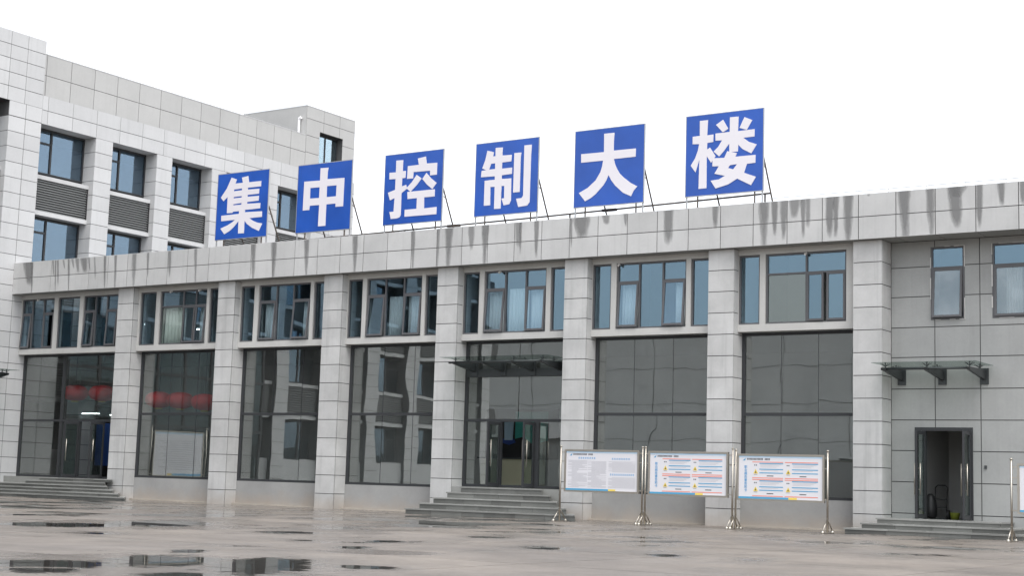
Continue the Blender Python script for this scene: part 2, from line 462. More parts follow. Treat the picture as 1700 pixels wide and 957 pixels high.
GLYPHS = [[([(0.269,0.938),(0.376,0.901),(0.35,0.839),(0.5,0.839),(0.475,0.919),(0.597,0.935),(0.62,0.837),(0.86,0.835),(0.858,0.755),(0.601,0.754),(0.603,0.726),(0.828,0.721),(0.827,0.647),(0.604,0.645),(0.604,0.617),(0.828,0.614),(0.827,0.541),(0.604,0.538),(0.602,0.512),(0.864,0.503),(0.862,0.423),(0.568,0.42),(0.568,0.386),(0.903,0.375),(0.906,0.291),(0.662,0.289),(0.738,0.242),(0.819,0.212),(0.919,0.191),(0.86,0.082),(0.724,0.139),(0.62,0.204),(0.57,0.259),(0.57,0.068),(0.455,0.071),(0.45,0.26),(0.37,0.181),(0.289,0.123),(0.181,0.077),(0.096,0.169),(0.233,0.209),(0.316,0.244),(0.381,0.284),(0.105,0.282),(0.102,0.365),(0.452,0.37),(0.453,0.411),(0.332,0.41),(0.324,0.394),(0.211,0.396),(0.209,0.646),(0.131,0.586),(0.073,0.645),(0.185,0.777)],[[(0.33,0.749),(0.488,0.754),(0.487,0.726),(0.328,0.723)],[(0.331,0.634),(0.49,0.638),(0.488,0.615),(0.329,0.614)],[(0.33,0.524),(0.493,0.532),(0.491,0.507),(0.33,0.508)]])],[([(0.42,0.932),(0.568,0.927),(0.557,0.868),(0.555,0.758),(0.871,0.75),(0.868,0.334),(0.728,0.336),(0.729,0.385),(0.557,0.386),(0.556,0.071),(0.42,0.072),(0.425,0.387),(0.245,0.388),(0.241,0.326),(0.118,0.326),(0.122,0.757),(0.419,0.749)],[[(0.242,0.652),(0.418,0.649),(0.416,0.491),(0.244,0.496)],[(0.554,0.655),(0.733,0.652),(0.73,0.492),(0.556,0.493)]])],[([(0.193,0.914),(0.314,0.91),(0.312,0.752),(0.368,0.751),(0.364,0.652),(0.308,0.649),(0.306,0.532),(0.38,0.551),(0.399,0.494),(0.305,0.437),(0.307,0.124),(0.287,0.093),(0.239,0.081),(0.135,0.081),(0.106,0.182),(0.179,0.182),(0.187,0.375),(0.108,0.349),(0.066,0.462),(0.191,0.493),(0.192,0.65),(0.082,0.652),(0.08,0.748),(0.193,0.745)],[]),([(0.567,0.909),(0.705,0.924),(0.724,0.823),(0.903,0.818),(0.903,0.65),(0.788,0.648),(0.787,0.716),(0.501,0.721),(0.499,0.631),(0.393,0.634),(0.399,0.815),(0.591,0.817)],[]),([(0.558,0.677),(0.646,0.618),(0.563,0.527),(0.463,0.443),(0.387,0.501),(0.482,0.581)],[]),([(0.726,0.69),(0.81,0.605),(0.906,0.532),(0.835,0.452),(0.744,0.521),(0.659,0.609)],[]),([(0.409,0.445),(0.878,0.445),(0.879,0.345),(0.701,0.345),(0.705,0.19),(0.92,0.194),(0.92,0.092),(0.375,0.095),(0.374,0.194),(0.577,0.193),(0.579,0.345),(0.417,0.343)],[])],[([(0.183,0.896),(0.289,0.866),(0.279,0.808),(0.317,0.808),(0.316,0.922),(0.432,0.918),(0.429,0.806),(0.579,0.802),(0.576,0.714),(0.428,0.709),(0.428,0.625),(0.591,0.626),(0.59,0.539),(0.43,0.535),(0.43,0.484),(0.583,0.479),(0.588,0.177),(0.563,0.128),(0.473,0.119),(0.435,0.215),(0.477,0.216),(0.474,0.386),(0.428,0.387),(0.426,0.078),(0.32,0.08),(0.319,0.386),(0.25,0.388),(0.255,0.137),(0.152,0.137),(0.153,0.482),(0.318,0.483),(0.317,0.531),(0.092,0.536),(0.098,0.624),(0.171,0.627),(0.108,0.656),(0.154,0.772)],[[(0.249,0.708),(0.317,0.711),(0.317,0.631),(0.221,0.631)]]),([(0.62,0.821),(0.732,0.819),(0.723,0.755),(0.722,0.282),(0.618,0.281)],[]),([(0.777,0.911),(0.893,0.911),(0.887,0.765),(0.883,0.129),(0.847,0.087),(0.707,0.079),(0.669,0.194),(0.755,0.196),(0.779,0.226)],[])],[([(0.424,0.932),(0.574,0.931),(0.567,0.813),(0.569,0.698),(0.887,0.695),(0.885,0.589),(0.573,0.588),(0.592,0.517),(0.622,0.454),(0.666,0.387),(0.723,0.333),(0.822,0.256),(0.917,0.204),(0.866,0.154),(0.83,0.084),(0.714,0.139),(0.6,0.241),(0.541,0.315),(0.5,0.387),(0.47,0.32),(0.429,0.259),(0.318,0.153),(0.247,0.106),(0.165,0.071),(0.07,0.186),(0.2,0.244),(0.313,0.331),(0.381,0.434),(0.405,0.509),(0.417,0.582),(0.094,0.583),(0.091,0.696),(0.427,0.692)],[])],[([(0.178,0.932),(0.287,0.931),(0.279,0.741),(0.361,0.744),(0.36,0.651),(0.28,0.645),(0.279,0.564),(0.318,0.584),(0.392,0.471),(0.335,0.394),(0.276,0.482),(0.278,0.084),(0.173,0.083),(0.179,0.45),(0.13,0.292),(0.065,0.382),(0.123,0.469),(0.158,0.562),(0.174,0.642),(0.086,0.649),(0.086,0.743),(0.181,0.745)],[]),([(0.574,0.934),(0.687,0.931),(0.68,0.751),(0.893,0.754),(0.892,0.664),(0.749,0.663),(0.823,0.604),(0.922,0.565),(0.854,0.46),(0.74,0.525),(0.686,0.584),(0.682,0.5),(0.571,0.505),(0.569,0.61),(0.499,0.522),(0.439,0.463),(0.366,0.53),(0.426,0.583),(0.475,0.66),(0.389,0.662),(0.387,0.751),(0.573,0.754)],[]),([(0.393,0.859),(0.485,0.914),(0.554,0.794),(0.483,0.758)],[]),([(0.762,0.916),(0.863,0.868),(0.793,0.755),(0.7,0.789)],[]),([(0.545,0.517),(0.671,0.482),(0.65,0.439),(0.908,0.437),(0.907,0.341),(0.8,0.337),(0.763,0.232),(0.916,0.169),(0.854,0.072),(0.676,0.168),(0.563,0.107),(0.398,0.069),(0.332,0.171),(0.44,0.179),(0.518,0.216),(0.381,0.253),(0.437,0.341),(0.353,0.347),(0.356,0.447),(0.507,0.439)],[[(0.581,0.341),(0.673,0.346),(0.624,0.286),(0.557,0.309)]])]]
STAINS = [(-33.03,0.455,0.15,0.7,0.8),(-32.82,0.105,0.11,1,0.6),(-31.61,0.068,0.11,0.5,0.5),(-31.46,0.068,0.09,0.95,0.6),(-31.34,0.068,0.12,0.8,0.6),(-31.04,0.068,0.14,0.3,0.5),(-30.73,0.081,0.1,1,0.7),(-30.53,0.101,0.13,0.3,0.5),(-30.27,0.167,0.13,0.45,0.6),(-29.9,0.33,0.13,0.45,0.7),(-29.64,0.099,0.13,0.4,0.4),(-29.31,0.066,0.13,0.7,0.4),(-28.75,0.097,0.08,0.95,0.7),(-28.18,0.112,0.06,0.95,0.7),(-27.2,0.188,0.05,1,0.6),(-26.49,0.093,0.05,0.7,0.5),(-25.39,0.121,0.05,0.75,0.6),(-24.11,0.118,0.07,1,0.6),(-21.37,0.167,0.06,0.95,0.8),(-20.43,0.191,0.03,1,0.8),(-18.98,0.159,0.05,1,0.8),(-16.89,0.177,0.02,1,0.8),(-14.53,0.12,0.03,0.95,0.7),(-13.54,0.094,0.0,0.95,0.6),(-13.12,0.232,0.0,1,0.85),(-12.27,0.182,0.02,0.6,0.6),(-11.75,0.202,-0.0,0.95,0.8),(-10.53,0.197,0.02,0.6,0.6),(-10.46,0.066,0.02,0.8,0.5),(-9.88,0.129,0.01,0.9,0.7),(-8.67,0.063,0.03,0.7,0.6),(-8.32,0.454,0.05,0.5,0.8),(-7.48,0.203,0.03,0.22,0.6),(-6.83,0.08,0.02,0.3,0.6),(-5.42,0.25,0.0,0.8,0.75),(-3.96,0.149,0.01,0.5,0.7),(-2.49,0.25,0.01,0.97,0.8),(-2.17,0.142,0.01,0.75,0.8),(-1.9,0.158,0.01,0.85,0.7),(-1.57,0.261,-0.03,0.4,0.6),(-1.34,0.104,0.01,0.85,0.7),(-1.2,0.104,0.01,0.65,0.6),(-0.57,0.187,-0.01,0.9,0.85),(-0.4,0.118,-0.01,0.9,0.8),(-0.06,0.217,0.0,0.98,0.9),(0.5,0.05,0.0,0.05,0.4),(1.46,0.256,0.03,1,0.95),(2.14,0.173,0.05,0.95,0.8),(2.76,0.263,0.1,0.85,0.9),(2.9,0.338,-0.08,0.22,0.6),(3.42,0.122,-0.01,0.9,0.8),(3.96,0.135,0.02,0.45,0.8),(4.5,0.118,-0.01,0.45,0.7)]

# ------------------------------------------------------------------ control building
PX = [-28.129, -23.110, -18.308, -13.652, -8.970, -4.242, 0.0]
PW = 0.785
XW = -33.85                       # face of the taller wing
ZP = [0.0] + [0.48 + 0.6 * k for k in range(13)]      # course joints of the pillars, 0 .. 7.68
ZF0, ZF1, ZF2 = 7.67, 8.27, 8.87
G = 0.011
XEND = 14.0

bld = thing('control_building', (-10, 0, 0), 'long two storey grey stone control building with seven pillars under a stained parapet', 'building')

def pillar(x, depth):
    core = MB().box(x + .012, x + PW - .012, .012, depth, 0, ZF0)
    pl = obj('pillar', core, M['joint'], bld)
    for a, b in zip(ZP[:-1], ZP[1:]):
        z1 = b - G if b < 7.6 else ZF0 - .012
        piece('stone_panel', pl, x, x + PW - .004, 0, .03, a + G if a else 0.0, z1, M['pier'])
        piece('stone_panel', pl, x + PW - .03, x + PW, .03 + 2 * G, depth - .004, a + G if a else 0.0, z1, M['pier'])
    return pl
for i, x in enumerate(PX):
    pillar(x, .70 if i == 6 else .575)

BX = [-33.85,-32.74,-31.68,-30.64,-29.57,-28.55,-27.53,-26.49,-25.47,-24.48,-23.45,-22.46,-21.46,-20.45,-19.48,-18.48,-17.51,-16.53,-15.55,-14.58,-13.58,-12.62,-11.65,-10.67,-9.69,-8.71,-7.74,-6.76,-5.78,-4.79,-3.79,-2.8,-1.8,-.79,.22,1.24,2.28,3.32,4.39,5.45,6.5,7.6,8.7,9.8,10.9,12,13,14]
YF = -.21
fas = obj('parapet', MB().box(XW, XEND, YF + .014, .12, ZF0 + .012, ZF2 - .004), M['joint'], bld)
for a, b in zip(BX[:-1], BX[1:]):
    for z0, z1 in ((ZF0, ZF1), (ZF1, ZF2)):
        piece('stone_panel', fas, a + G, b - G, YF, YF + .03, z0 + (G if z0 > 8 else 0), z1 - (G if z1 < 8.5 else 0), M['panel'])
    # soffit slabs
    piece('soffit_panel', fas, a + G, b - G, YF + .034, .70 if b > .7 else .276, ZF0 + .002, ZF0 + .014, M['greywall'])
obj('coping', MB().box(XW, XEND, YF + .01, .14, ZF2, ZF2 + .012), M['panel'], fas)

# water marks running down from the coping
def run_marks(parent):
    vs, fs, ed, dk = [], [], [], []
    rr = random.Random(3)
    for si, (x, w, dx, ln, d) in enumerate(STAINS):
        w = max(w, .03) * .62
        ph = rr.random() * 9
        rows, cols = 9, 6
        H = min(1.2 * ln * 1.12, 1.19)
        base = len(vs)
        for i in range(rows + 1):
            t = i / rows
            wid = w * (1.0 - .5 * t ** 1.5) * (1 + .22 * math.sin(ph + 5 * t) * t) + .012
            for j in range(cols + 1):
                u = -1 + 2 * j / cols
                vs.append((min(max(x + dx * t + u * wid * 1.25, XW + .01), XEND), YF - .0025 - .0003 * (si % 4), ZF2 - .002 - H * t))
                e = max(0.0, 1 - abs(u) ** 1.6) * (1 - max(0, (t - .45) / .55) ** 2.2) if ln < .93 else max(0.0, 1 - abs(u) ** 1.6) * (1 - .45 * t)
                ed.append(e)
                dk.append(d * .78)
        for i in range(rows):
            for j in range(cols):
                a = base + i * (cols + 1) + j
                fs.append((a, a + cols + 1, a + cols + 2, a + 1))
    me = bpy.data.meshes.new('run_marks')
    me.from_pydata(vs, [], fs)
    for nm, dat in (('edge', ed), ('dark', dk)):
        at = me.attributes.new(nm, 'FLOAT', 'POINT')
        at.data.foreach_set('value', dat)
    me.materials.append(M['run_mark'])
    o = bpy.data.objects.new('run_marks', me)
    COL.objects.link(o)
    o.location = -wloc(parent)
    o.parent = parent
    o['kind'] = 'stuff'
run_marks(fas)

# lightning strip on small stands
ls = MB()
for k in range(9):
    ls.tube((1.0 + 1.02 * k, -.1, ZF2), (1.0 + 1.02 * k, -.1, ZF2 + .12), .010, 6)
ls.tube((-2.5, -.1, ZF2 + .12), (XEND, -.1, ZF2 + .12), .009, 6)
obj('lightning_strip', ls, M['galv'], bld)

# roof, back walls, floors and rooms
obj('roof', MB().box(XW + .02, XEND, .125, 14, 8.1, 8.3), M['roofing'], bld)
rm = MB()
rm.box(XW + .02, XEND, 4.6, 4.8, 5.4, 8.09)                 # back wall of upper rooms
rm.box(XW + .02, .60, .80, 6.8, 5.37, 5.52)                 # upper floor
rm.box(XW + .02, .60, 6.8, 7.0, .5, 5.36)                   # back wall of the hall
for x in PX[1:6]:
    rm.box(x + .3, x + .42, .75, 4.58, 5.53, 8.08)
rm.box(.70, .85, 1.0, 6.79, 0, 8.07)
obj('interior_wall', rm, M['interior'], bld)
obj('floor', MB().box(XW + .02, .58, .68, 6.78, .45, .70), M['interior_dark'], bld)
obj('back_wall', MB().box(XW + .02, XEND, 13.8, 14, 0, 8.09).box(XEND - .2, XEND, .9, 13.79, 0, 8.09), M['greywall'], bld)

# ------------------------------------------------------------------ windows
ZW0, ZW1, ZT = 5.56, 7.505, 6.94
YW = .28                           # face of the grey surrounds
def pane(parent, x0, x1, y, z0, z1, mat, m4=None):
    b = MB(); b.m = m4
    b.box(x0, x1, y - .004, y + .004, z0, z1)
    return obj('pane', b, mat, parent)

def sash(parent, x0, x1, z0, z1, y, gmat, tilt=0.0, mode='awning', bead=True):
    """opening light with its own frame; tilt in degrees"""
    w = .055
    if mode == 'awning':
        m4 = Matrix.Translation((0, y, z1)) @ Matrix.Rotation(math.radians(-tilt), 4, 'X') @ Matrix.Translation((0, -y, -z1))
    else:
        hx = x0 if mode == 'left' else x1
        m4 = Matrix.Translation((hx, y, 0)) @ Matrix.Rotation(math.radians(-tilt if mode == 'left' else tilt), 4, 'Z') @ Matrix.Translation((-hx, -y, 0))
    b = MB(); b.m = m4
    b.box(x0, x0 + w, y - .025, y + .025, z0, z1).box(x1 - w, x1, y - .025, y + .025, z0, z1)
    b.box(x0 + w, x1 - w, y - .024, y + .024, z0, z0 + w).box(x0 + w, x1 - w, y - .024, y + .024, z1 - w, z1)
    s = obj('sash', b, M['wframe'], parent)
    return s, m4, (x0 + w, x1 - w, z0 + w, z1 - w)

def window(x0, x1, z0, z1, cols, parent=None, y=YW, gmat=None, kinds='sfs', tilts=(0, 0, 0), zt=ZT, smat=None):
    """cols: inner mullion x; kinds per column: s = top light over opening sash, f = one tall fixed pane, d = top light over fixed, n = single narrow"""
    parent = parent or bld
    gmat = gmat or M['glass_blue']
    yf, yg = y + .05, y + .10
    t = .05
    b = MB()
    b.box(x0, x0 + t, yf, yf + .09, z0, z1).box(x1 - t, x1, yf, yf + .09, z0, z1)
    b.box(x0 + t, x1 - t, yf + .001, yf + .089, z0, z0 + t).box(x0 + t, x1 - t, yf + .001, yf + .089, z1 - t, z1)
    xs = [x0 + t / 2] + list(cols) + [x1 - t / 2]
    for c in cols:
        b.box(c - t / 2, c + t / 2, yf + .002, yf + .088, z0 + t, z1 - t)
    for k, kd in enumerate(kinds):
        if kd in 'sdw':
            b.box(xs[k] + t / 2, xs[k + 1] - t / 2, yf + .003, yf + .087, zt - t / 2, zt + t / 2)
    w = obj('window', b, M['wframe'], bld if parent is bld else parent)
    for k, kd in enumerate(kinds):
        a, c = xs[k] + t / 2, xs[k + 1] - t / 2
        if kd in 'fn':
            pane(w, a, c, yg, z0 + t, z1 - t, gmat)
        else:
            pane(w, a, c, yg, zt + t / 2, z1 - t, gmat)
            if kd == 'd':
                pane(w, a, c, yg, z0 + t, zt - t / 2, M['glass_clear'])
            elif kd == 's':
                s, m4, (sa, sc, sz0, sz1) = sash(w, a + .004, c - .004, z0 + t, zt - t / 2, yf + .01, gmat, tilts[k])
                pane(w, sa, sc, yf + .01, sz0, sz1, smat or gmat, m4)
            elif kd == 'w':          # two narrow side-hung lights
                h = (a + c) / 2
                for (q0, q1, md, tl) in ((a, h - .03, 'left', 9), (h + .03, c, 'right', 3)):
                    s, m4, (sa, sc, sz0, sz1) = sash(w, q0, q1, z0 + t, zt - t / 2, yf, gmat, tl, md)
                    pane(w, sa, sc, yf, sz0, sz1, gmat, m4)
    return w

BAYS = []                          # clear width of each bay
xs0 = [XW] + [x + PW for x in PX[:-1]]
for a, b in zip(xs0, PX): BAYS.append((a, b))
OPEN = [  # (x0, x1, inner mullions, kinds, tilts)
    [(-33.83, -31.95, (-33.25, -32.60), 'sfs', (4, 0, 0)), (-31.75, -30.52, (), 'n', ()), (-30.32, -28.45, (-29.70, -29.08), 'sfs', (4, 0, 3))],
    [(-27.27, -26.45, (), 'n', ()), (-26.25, -23.93, (-25.12, -24.50), 'dss', (0, 2, 4)), (-23.79, -23.13, (), 'n', ())],
    [(-22.30, -21.66, (), 'n', ()), (-21.46, -19.13, (-20.68, -19.92), 'sfs', (3, 0, 5)), (-18.98, -18.33, (), 'n', ())],
    [(-17.50, -16.89, (), 'n', ()), (-16.72, -14.47, (-15.97, -15.22), 'sfs', (4, 0, 3)), (-14.33, -13.67, (), 'n', ())],
    [(-12.86, -12.24, (), 'n', ()), (-12.06, -9.79, (-11.30, -10.55), 'sfs', (5, 0, 3)), (-9.63, -8.99, (), 'n', ())],
    [(-8.18, -7.54, (), 'n', ()), (-7.36, -5.08, (-6.62, -5.85), 'sfs', (4, 0, 5)), (-4.93, -4.26, (), 'n', ())],
    [(-3.45, -2.81, (), 'n', ()), (-2.64, -.30, (-1.46,), 'dw', (0, 0))],
]
for (a, b), ops in zip(BAYS, OPEN):
    holes = [(o[0], o[1], ZW0, ZW1) for o in ops]
    mb = MB()
    for x0, x1, z0, z1 in rect_minus((a + .002, b - .002, 5.36, ZF0), holes):
        mb.box(x0, x1, YW, YW + .27, z0, z1)
    obj('window_surround', mb, M['surround'], bld)
    for x0, x1, cols, kinds, tilts in ops:
        window(x0, x1, ZW0, ZW1, cols, kinds=kinds, tilts=tilts if tilts else (0,))

# ------------------------------------------------------------------ ground floor glazing
YG = .60
def glaze(x0, x1, zb, zt, zmid, cols, right_open=None):
    """dark frame, panes in two rows"""
    b = MB()
    t = .09
    b.box(x0, x0 + t, YG - .03, YG + .07, zb, zt).box(x1 - t, x1, YG - .03, YG + .07, zb, zt)
    b.box(x0 + t, x1 - t, YG - .029, YG + .069, zb, zb + .08).box(x0 + t, x1 - t, YG - .029, YG + .069, zt - .08, zt)
    b.box(x0 + t, x1 - t, YG - .028, YG + .068, zmid - .042, zmid + .042)
    return b

for k in (1, 2, 3, 5, 6):
    a, b = BAYS[k]
    x0, x1 = a + .003, b - .003
    zb, zt, zm = .80, 5.35, 3.09
    if k == 6: x1 = b - .003
    fr = obj('glazing_frame', glaze(x0, x1, zb, zt, zm, ()), M['frame'], bld)
    if k == 6: cols = [-2.29, -1.21]
    elif k == 5: cols = [-6.89, -5.62]
    else: cols = [x0 + (x1 - x0) * .36, x0 + (x1 - x0) * .68]
    ed = [x0 + .09] + cols + [x1 - .09]
    for p, q in zip(ed[:-1], ed[1:]):
        for z0, z1 in ((zb + .08, zm - .042), (zm + .042, zt - .08)):
            pane(fr, p + .006, q - .006, YG + .02, z0, z1, M['glass_grey'])
    sl = MB()
    for c in cols:
        sl.box(c - .006, c + .006, YG + .012, YG + .028, zb + .08, zm - .042).box(c - .006, c + .006, YG + .012, YG + .028, zm + .042, zt - .08)
    obj('silicone_joint', sl, M['frame'], fr)
    obj('plinth', MB().box(x0, x1, YG - .04, YG + .08, 0, zb - .001), M['plinth'], bld)
    obj('footing', MB().box(x0, x1, YG - .22, YG - .041, 0, .045), M['kerb'], bld)

def leaf(hx, hy, w, z0, z1, ang, parent, side):
    """door leaf hinged at (hx, hy); ang = direction of the free edge in degrees from +X"""
    m4 = Matrix.Translation((hx, hy, 0)) @ Matrix.Rotation(math.radians(ang), 4, 'Z')
    b = MB(); b.m = m4
    t, s = .045, .075
    b.box(0, s, -t / 2, t / 2, z0, z1).box(w - s, w, -t / 2, t / 2, z0, z1)
    b.box(s, w - s, -t / 2 + .001, t / 2 - .001, z0, z0 + .11).box(s, w - s, -t / 2 + .001, t / 2 - .001, z1 - .09, z1)
    d = obj('door', b, M['frame'], parent)
    gl = MB(); gl.m = m4
    gl.box(s, w - s, -.005, .005, z0 + .11, z1 - .09)
    obj('pane', gl, M['glass_clear'], d)
    for sg in (-1, 1):
        h = MB(); h.m = m4
        yy = sg * .075
        zc = z0 + 1.0
        h.tube((w - .10, yy, zc - .40), (w - .10, yy, zc + .40), .016, 10)
        for dz in (-.27, .27):
            h.tube((w - .10, yy, zc + dz), (w - .10, sg * t / 2, zc + dz), .010, 8)
        obj('handle', h, M['steel'], d, True)
    return d

# entrance in the middle, below the canopy
a, b = BAYS[4]
x0, x1, zb, zt, zm = a + .003, b - .003, .86, 5.35, 2.90
f = glaze(x0, x1, zb, zt, zm, ())
f.box(-11.97, -11.87, YG - .027, YG + .067, zb + .08, zm - .042).box(-11.55, -11.45, YG - .027, YG + .067, zb + .08, zm - .042)
f.box(-10.27, -10.10, YG - .027, YG + .067, zb + .08, zm - .042)
fr = obj('entrance_frame', f, M['frame'], bld)
for p, q, z0, z1 in ((x0 + .09, -10.89, zm + .042, zt - .08), (-10.87, x1 - .09, zm + .042, zt - .08), (x0 + .09, -11.97, zb + .08, zm - .042),
                     (-11.87, -11.55, zb + .08, zm - .042), (-10.10, x1 - .09, zb + .08, zm - .042)):
    pane(fr, p + .003, q - .003, YG + .02, z0, z1, M['glass_grey'])
obj('canopy_rail', MB().box(x0 + .10, x1 - .10, YG - .10, YG - .031, 4.24, 4.48), M['darksteel'], fr)
leaf(-11.50, YG - .04, .64, zb + .03, zm - .06, -92, bld, 0)
leaf(-10.25, YG - .04, .64, zb + .03, zm - .06, -88, bld, 1)
obj('threshold', MB().box(x0, x1, YG - .06, YG + .09, .45, .855), M['granite'], bld)

# doors in the left corner bay
a, b = BAYS[0]
x0, x1, zb, zt, zm = a + .003, b - .003, .70, 5.35, 2.84
f = glaze(x0, x1, zb, zt, zm, ())
f.box(-31.57, -31.45, YG - .0275, YG + .0675, zb + .08, zm - .042).box(-31.57, -31.45, YG - .0275, YG + .0675, zm + .042, zt - .08)
f.box(-30.52, -30.42, YG - .027, YG + .067, zb + .08, zm - .042)
fr = obj('entrance_frame', f, M['frame'], bld)
for p, q, z0, z1 in ((x0 + .09, -31.57, zb + .08, zm - .042), (x0 + .09, -31.57, zm + .042, zt - .08), (-31.45, x1 - .09, zm + .042, zt - .08),
                     (-31.45, -30.52, zb + .08, zm - .042)):
    pane(fr, p + .003, q - .003, YG + .02, z0, z1, M['glass_grey'])
leaf(-30.46, YG - .04, .68, zb + .03, zm - .06, -92, bld, 0)
leaf(-29.06, YG - .04, .68, zb + .03, zm - .06, -88, bld, 1)
obj('threshold', MB().box(x0, x1, YG - .06, YG + .09, .45, .695), M['granite'], bld)

# ------------------------------------------------------------------ recessed grey wall on the right
YR = .70
DOOR = (1.42, 2.93, .40, 2.76)
WIN = [(1.86, 2.75, 5.56, 7.49), (3.46, 4.72, 5.56, 7.49), (7.0, 7.9, 5.56, 7.49)]
core = MB()
for x0, x1, z0, z1 in rect_minus((PX[6] + PW, XEND, 0, ZF0), [DOOR] + WIN):
    core.box(x0, x1, YR + .014, YR + .20, z0, z1)
rw = obj('side_wall', core, M['joint'], bld)
RX = [PX[6] + PW, 1.96, 3.14, 4.30, 5.46, 6.62, 7.78, 8.94, 10.1, 11.26, 12.42, XEND]
RZ = [0, .53, 1.34, 2.15, 2.95, 3.76, 4.59, 5.38, 6.19, 6.98, ZF0]
for xa, xb in zip(RX[:-1], RX[1:]):
    for za, zb_ in zip(RZ[:-1], RZ[1:]):
        rs = rect_minus((xa + .012, xb - .012, za + .012, zb_ - .012), [(h[0] - .001, h[1] + .001, h[2] - .001, h[3] + .001) for h in [DOOR] + WIN])
        rs = [q for q in rs if q[1] - q[0] > .02 and q[3] - q[2] > .02]
        if len(rs) == 1:
            q = rs[0]
            piece('wall_panel', rw, q[0], q[1], YR, YR + .03, q[2], q[3], M['greywall'])
        elif rs:
            mb = MB()
            for q in rs: mb.box(q[0], q[1], YR, YR + .03, q[2], q[3])
            obj('wall_panel', mb, M['greywall'], rw)
window(1.86, 2.75, 5.56, 7.49, (), y=YR - .06, smat=M['glass_hazy'], kinds='s', tilts=(5,), zt=6.93)
window(3.46, 4.72, 5.56, 7.49, (), y=YR - .06, smat=M['glass_hazy'], kinds='s', tilts=(1,), zt=6.93)
window(7.0, 7.9, 5.56, 7.49, (), y=YR - .06, kinds='s', tilts=(0,), zt=6.93)
for w0 in WIN[:2]:   # ragged pale sealant round these two
    mb = MB()
    for (p, q) in (((w0[0], w0[2]), (w0[0], w0[3])), ((w0[0], w0[3]), (w0[1], w0[3])), ((w0[1], w0[2]), (w0[1], w0[3])), ((w0[0], w0[2]), (w0[1], w0[2]))):
        nseg = 7
        for s_ in range(nseg):
            if R.random() < .45: continue
            ax = p[0] + (q[0] - p[0]) * s_ / nseg; bx = p[0] + (q[0] - p[0]) * (s_ + 1) / nseg
            az = p[1] + (q[1] - p[1]) * s_ / nseg; bz = p[1] + (q[1] - p[1]) * (s_ + 1) / nseg
            wv = R.uniform(.008, .018)
            mb.box(min(ax, bx) - wv, max(ax, bx) + wv, YR - .018, YR - .002, min(az, bz) - wv * .6, max(az, bz) + wv * .6)
    tag(obj('sealant', mb, M['beadwhite'], bld), kind='stuff')
d = DOOR
f = MB()
f.box(d[0], d[0] + .06, YR - .02, YR + .12, d[2], d[3]).box(d[1] - .06, d[1], YR - .02, YR + .12, d[2], d[3])
f.box(d[0] + .06, d[1] - .06, YR - .019, YR + .119, d[3] - .09, d[3]).box(1.62, 1.70, YR - .018, YR + .118, d[2], d[3] - .09)
fr = obj('door_frame', f, M['frame'], bld)
pane(fr, d[0] + .06, 1.62, YR + .05, d[2], d[3] - .09, M['glass_grey'])
leaf(1.70, YR - .03, .66, d[2] + .02, d[3] - .11, -92, bld, 0)
leaf(2.86, YR - .03, .66, d[2] + .02, d[3] - .11, -88, bld, 1)
cor = MB()
cor.box(1.0, 1.3, .92, 4.2, .38, 3.2).box(3.1, 3.4, .92, 4.2, .38, 3.2).box(1.3, 3.1, 3.9, 4.2, .38, 3.2).box(1.3, 3.1, .92, 3.9, 3.0, 3.2)
cor.box(2.05, 2.22, 3.6, 3.9, .38, 3.0)
obj('corridor_wall', cor, M['interior'], bld)
obj('corridor_floor', MB().box(.86, 3.42, .72, 4.2, .2, .39), M['interior_dark'], bld)
obj('wall_box', MB().box(3.22, 3.28, YR - .04, YR - .002, 1.72, 1.80), M['darksteel'], bld)
obj('footing', MB().box(PX[6] + PW, XEND, YR - .2, YR - .002, 0, .05), M['kerb'], bld)

# small lamps fixed to the heads of some windows
for x, z in ((-32.87, 7.46), (-25.7, 7.47), (-24.29, 7.46), (-11.48, 7.46), (-7.28, 7.46), (-1.45, 7.46)):
    obj('spot_lamp', MB().tube((x, YW - .06, z - .03), (x, YW + .02, z + .01), .035, 10).box(x - .02, x + .02, YW + .02, YW + .06, z - .01, z + .03), M['beadwhite'], bld)

# ------------------------------------------------------------------ taller wing on the left
wing = thing('office_wing', (XW - 8, 0, 0), 'taller pale stone office wing with deep set blue windows and louvre bands at left', 'building')
RC = .70                                        # depth of the window recesses
YA, YE = -33.4, 20.13
WT = 14.61
ROW = [14.61 - .6 * k for k in range(25)]       # course joints of the piers
core = MB()
core.box(XW - 16, XW - 3.2, YA, YE, 0, 17.3)
for z in (0, 3.72, 7.37, 11.02):                # floor edges behind the louvre bands
    pass
for z0, z1 in ((3.72, 5.25), (7.37, 8.90), (11.02, 12.58), (14.68, 15.7)):
    core.box(XW - 3.19, XW - RC - .12, YA, YE, z0, z1)
obj('floor_slab', core, M['interior_dark'], wing)

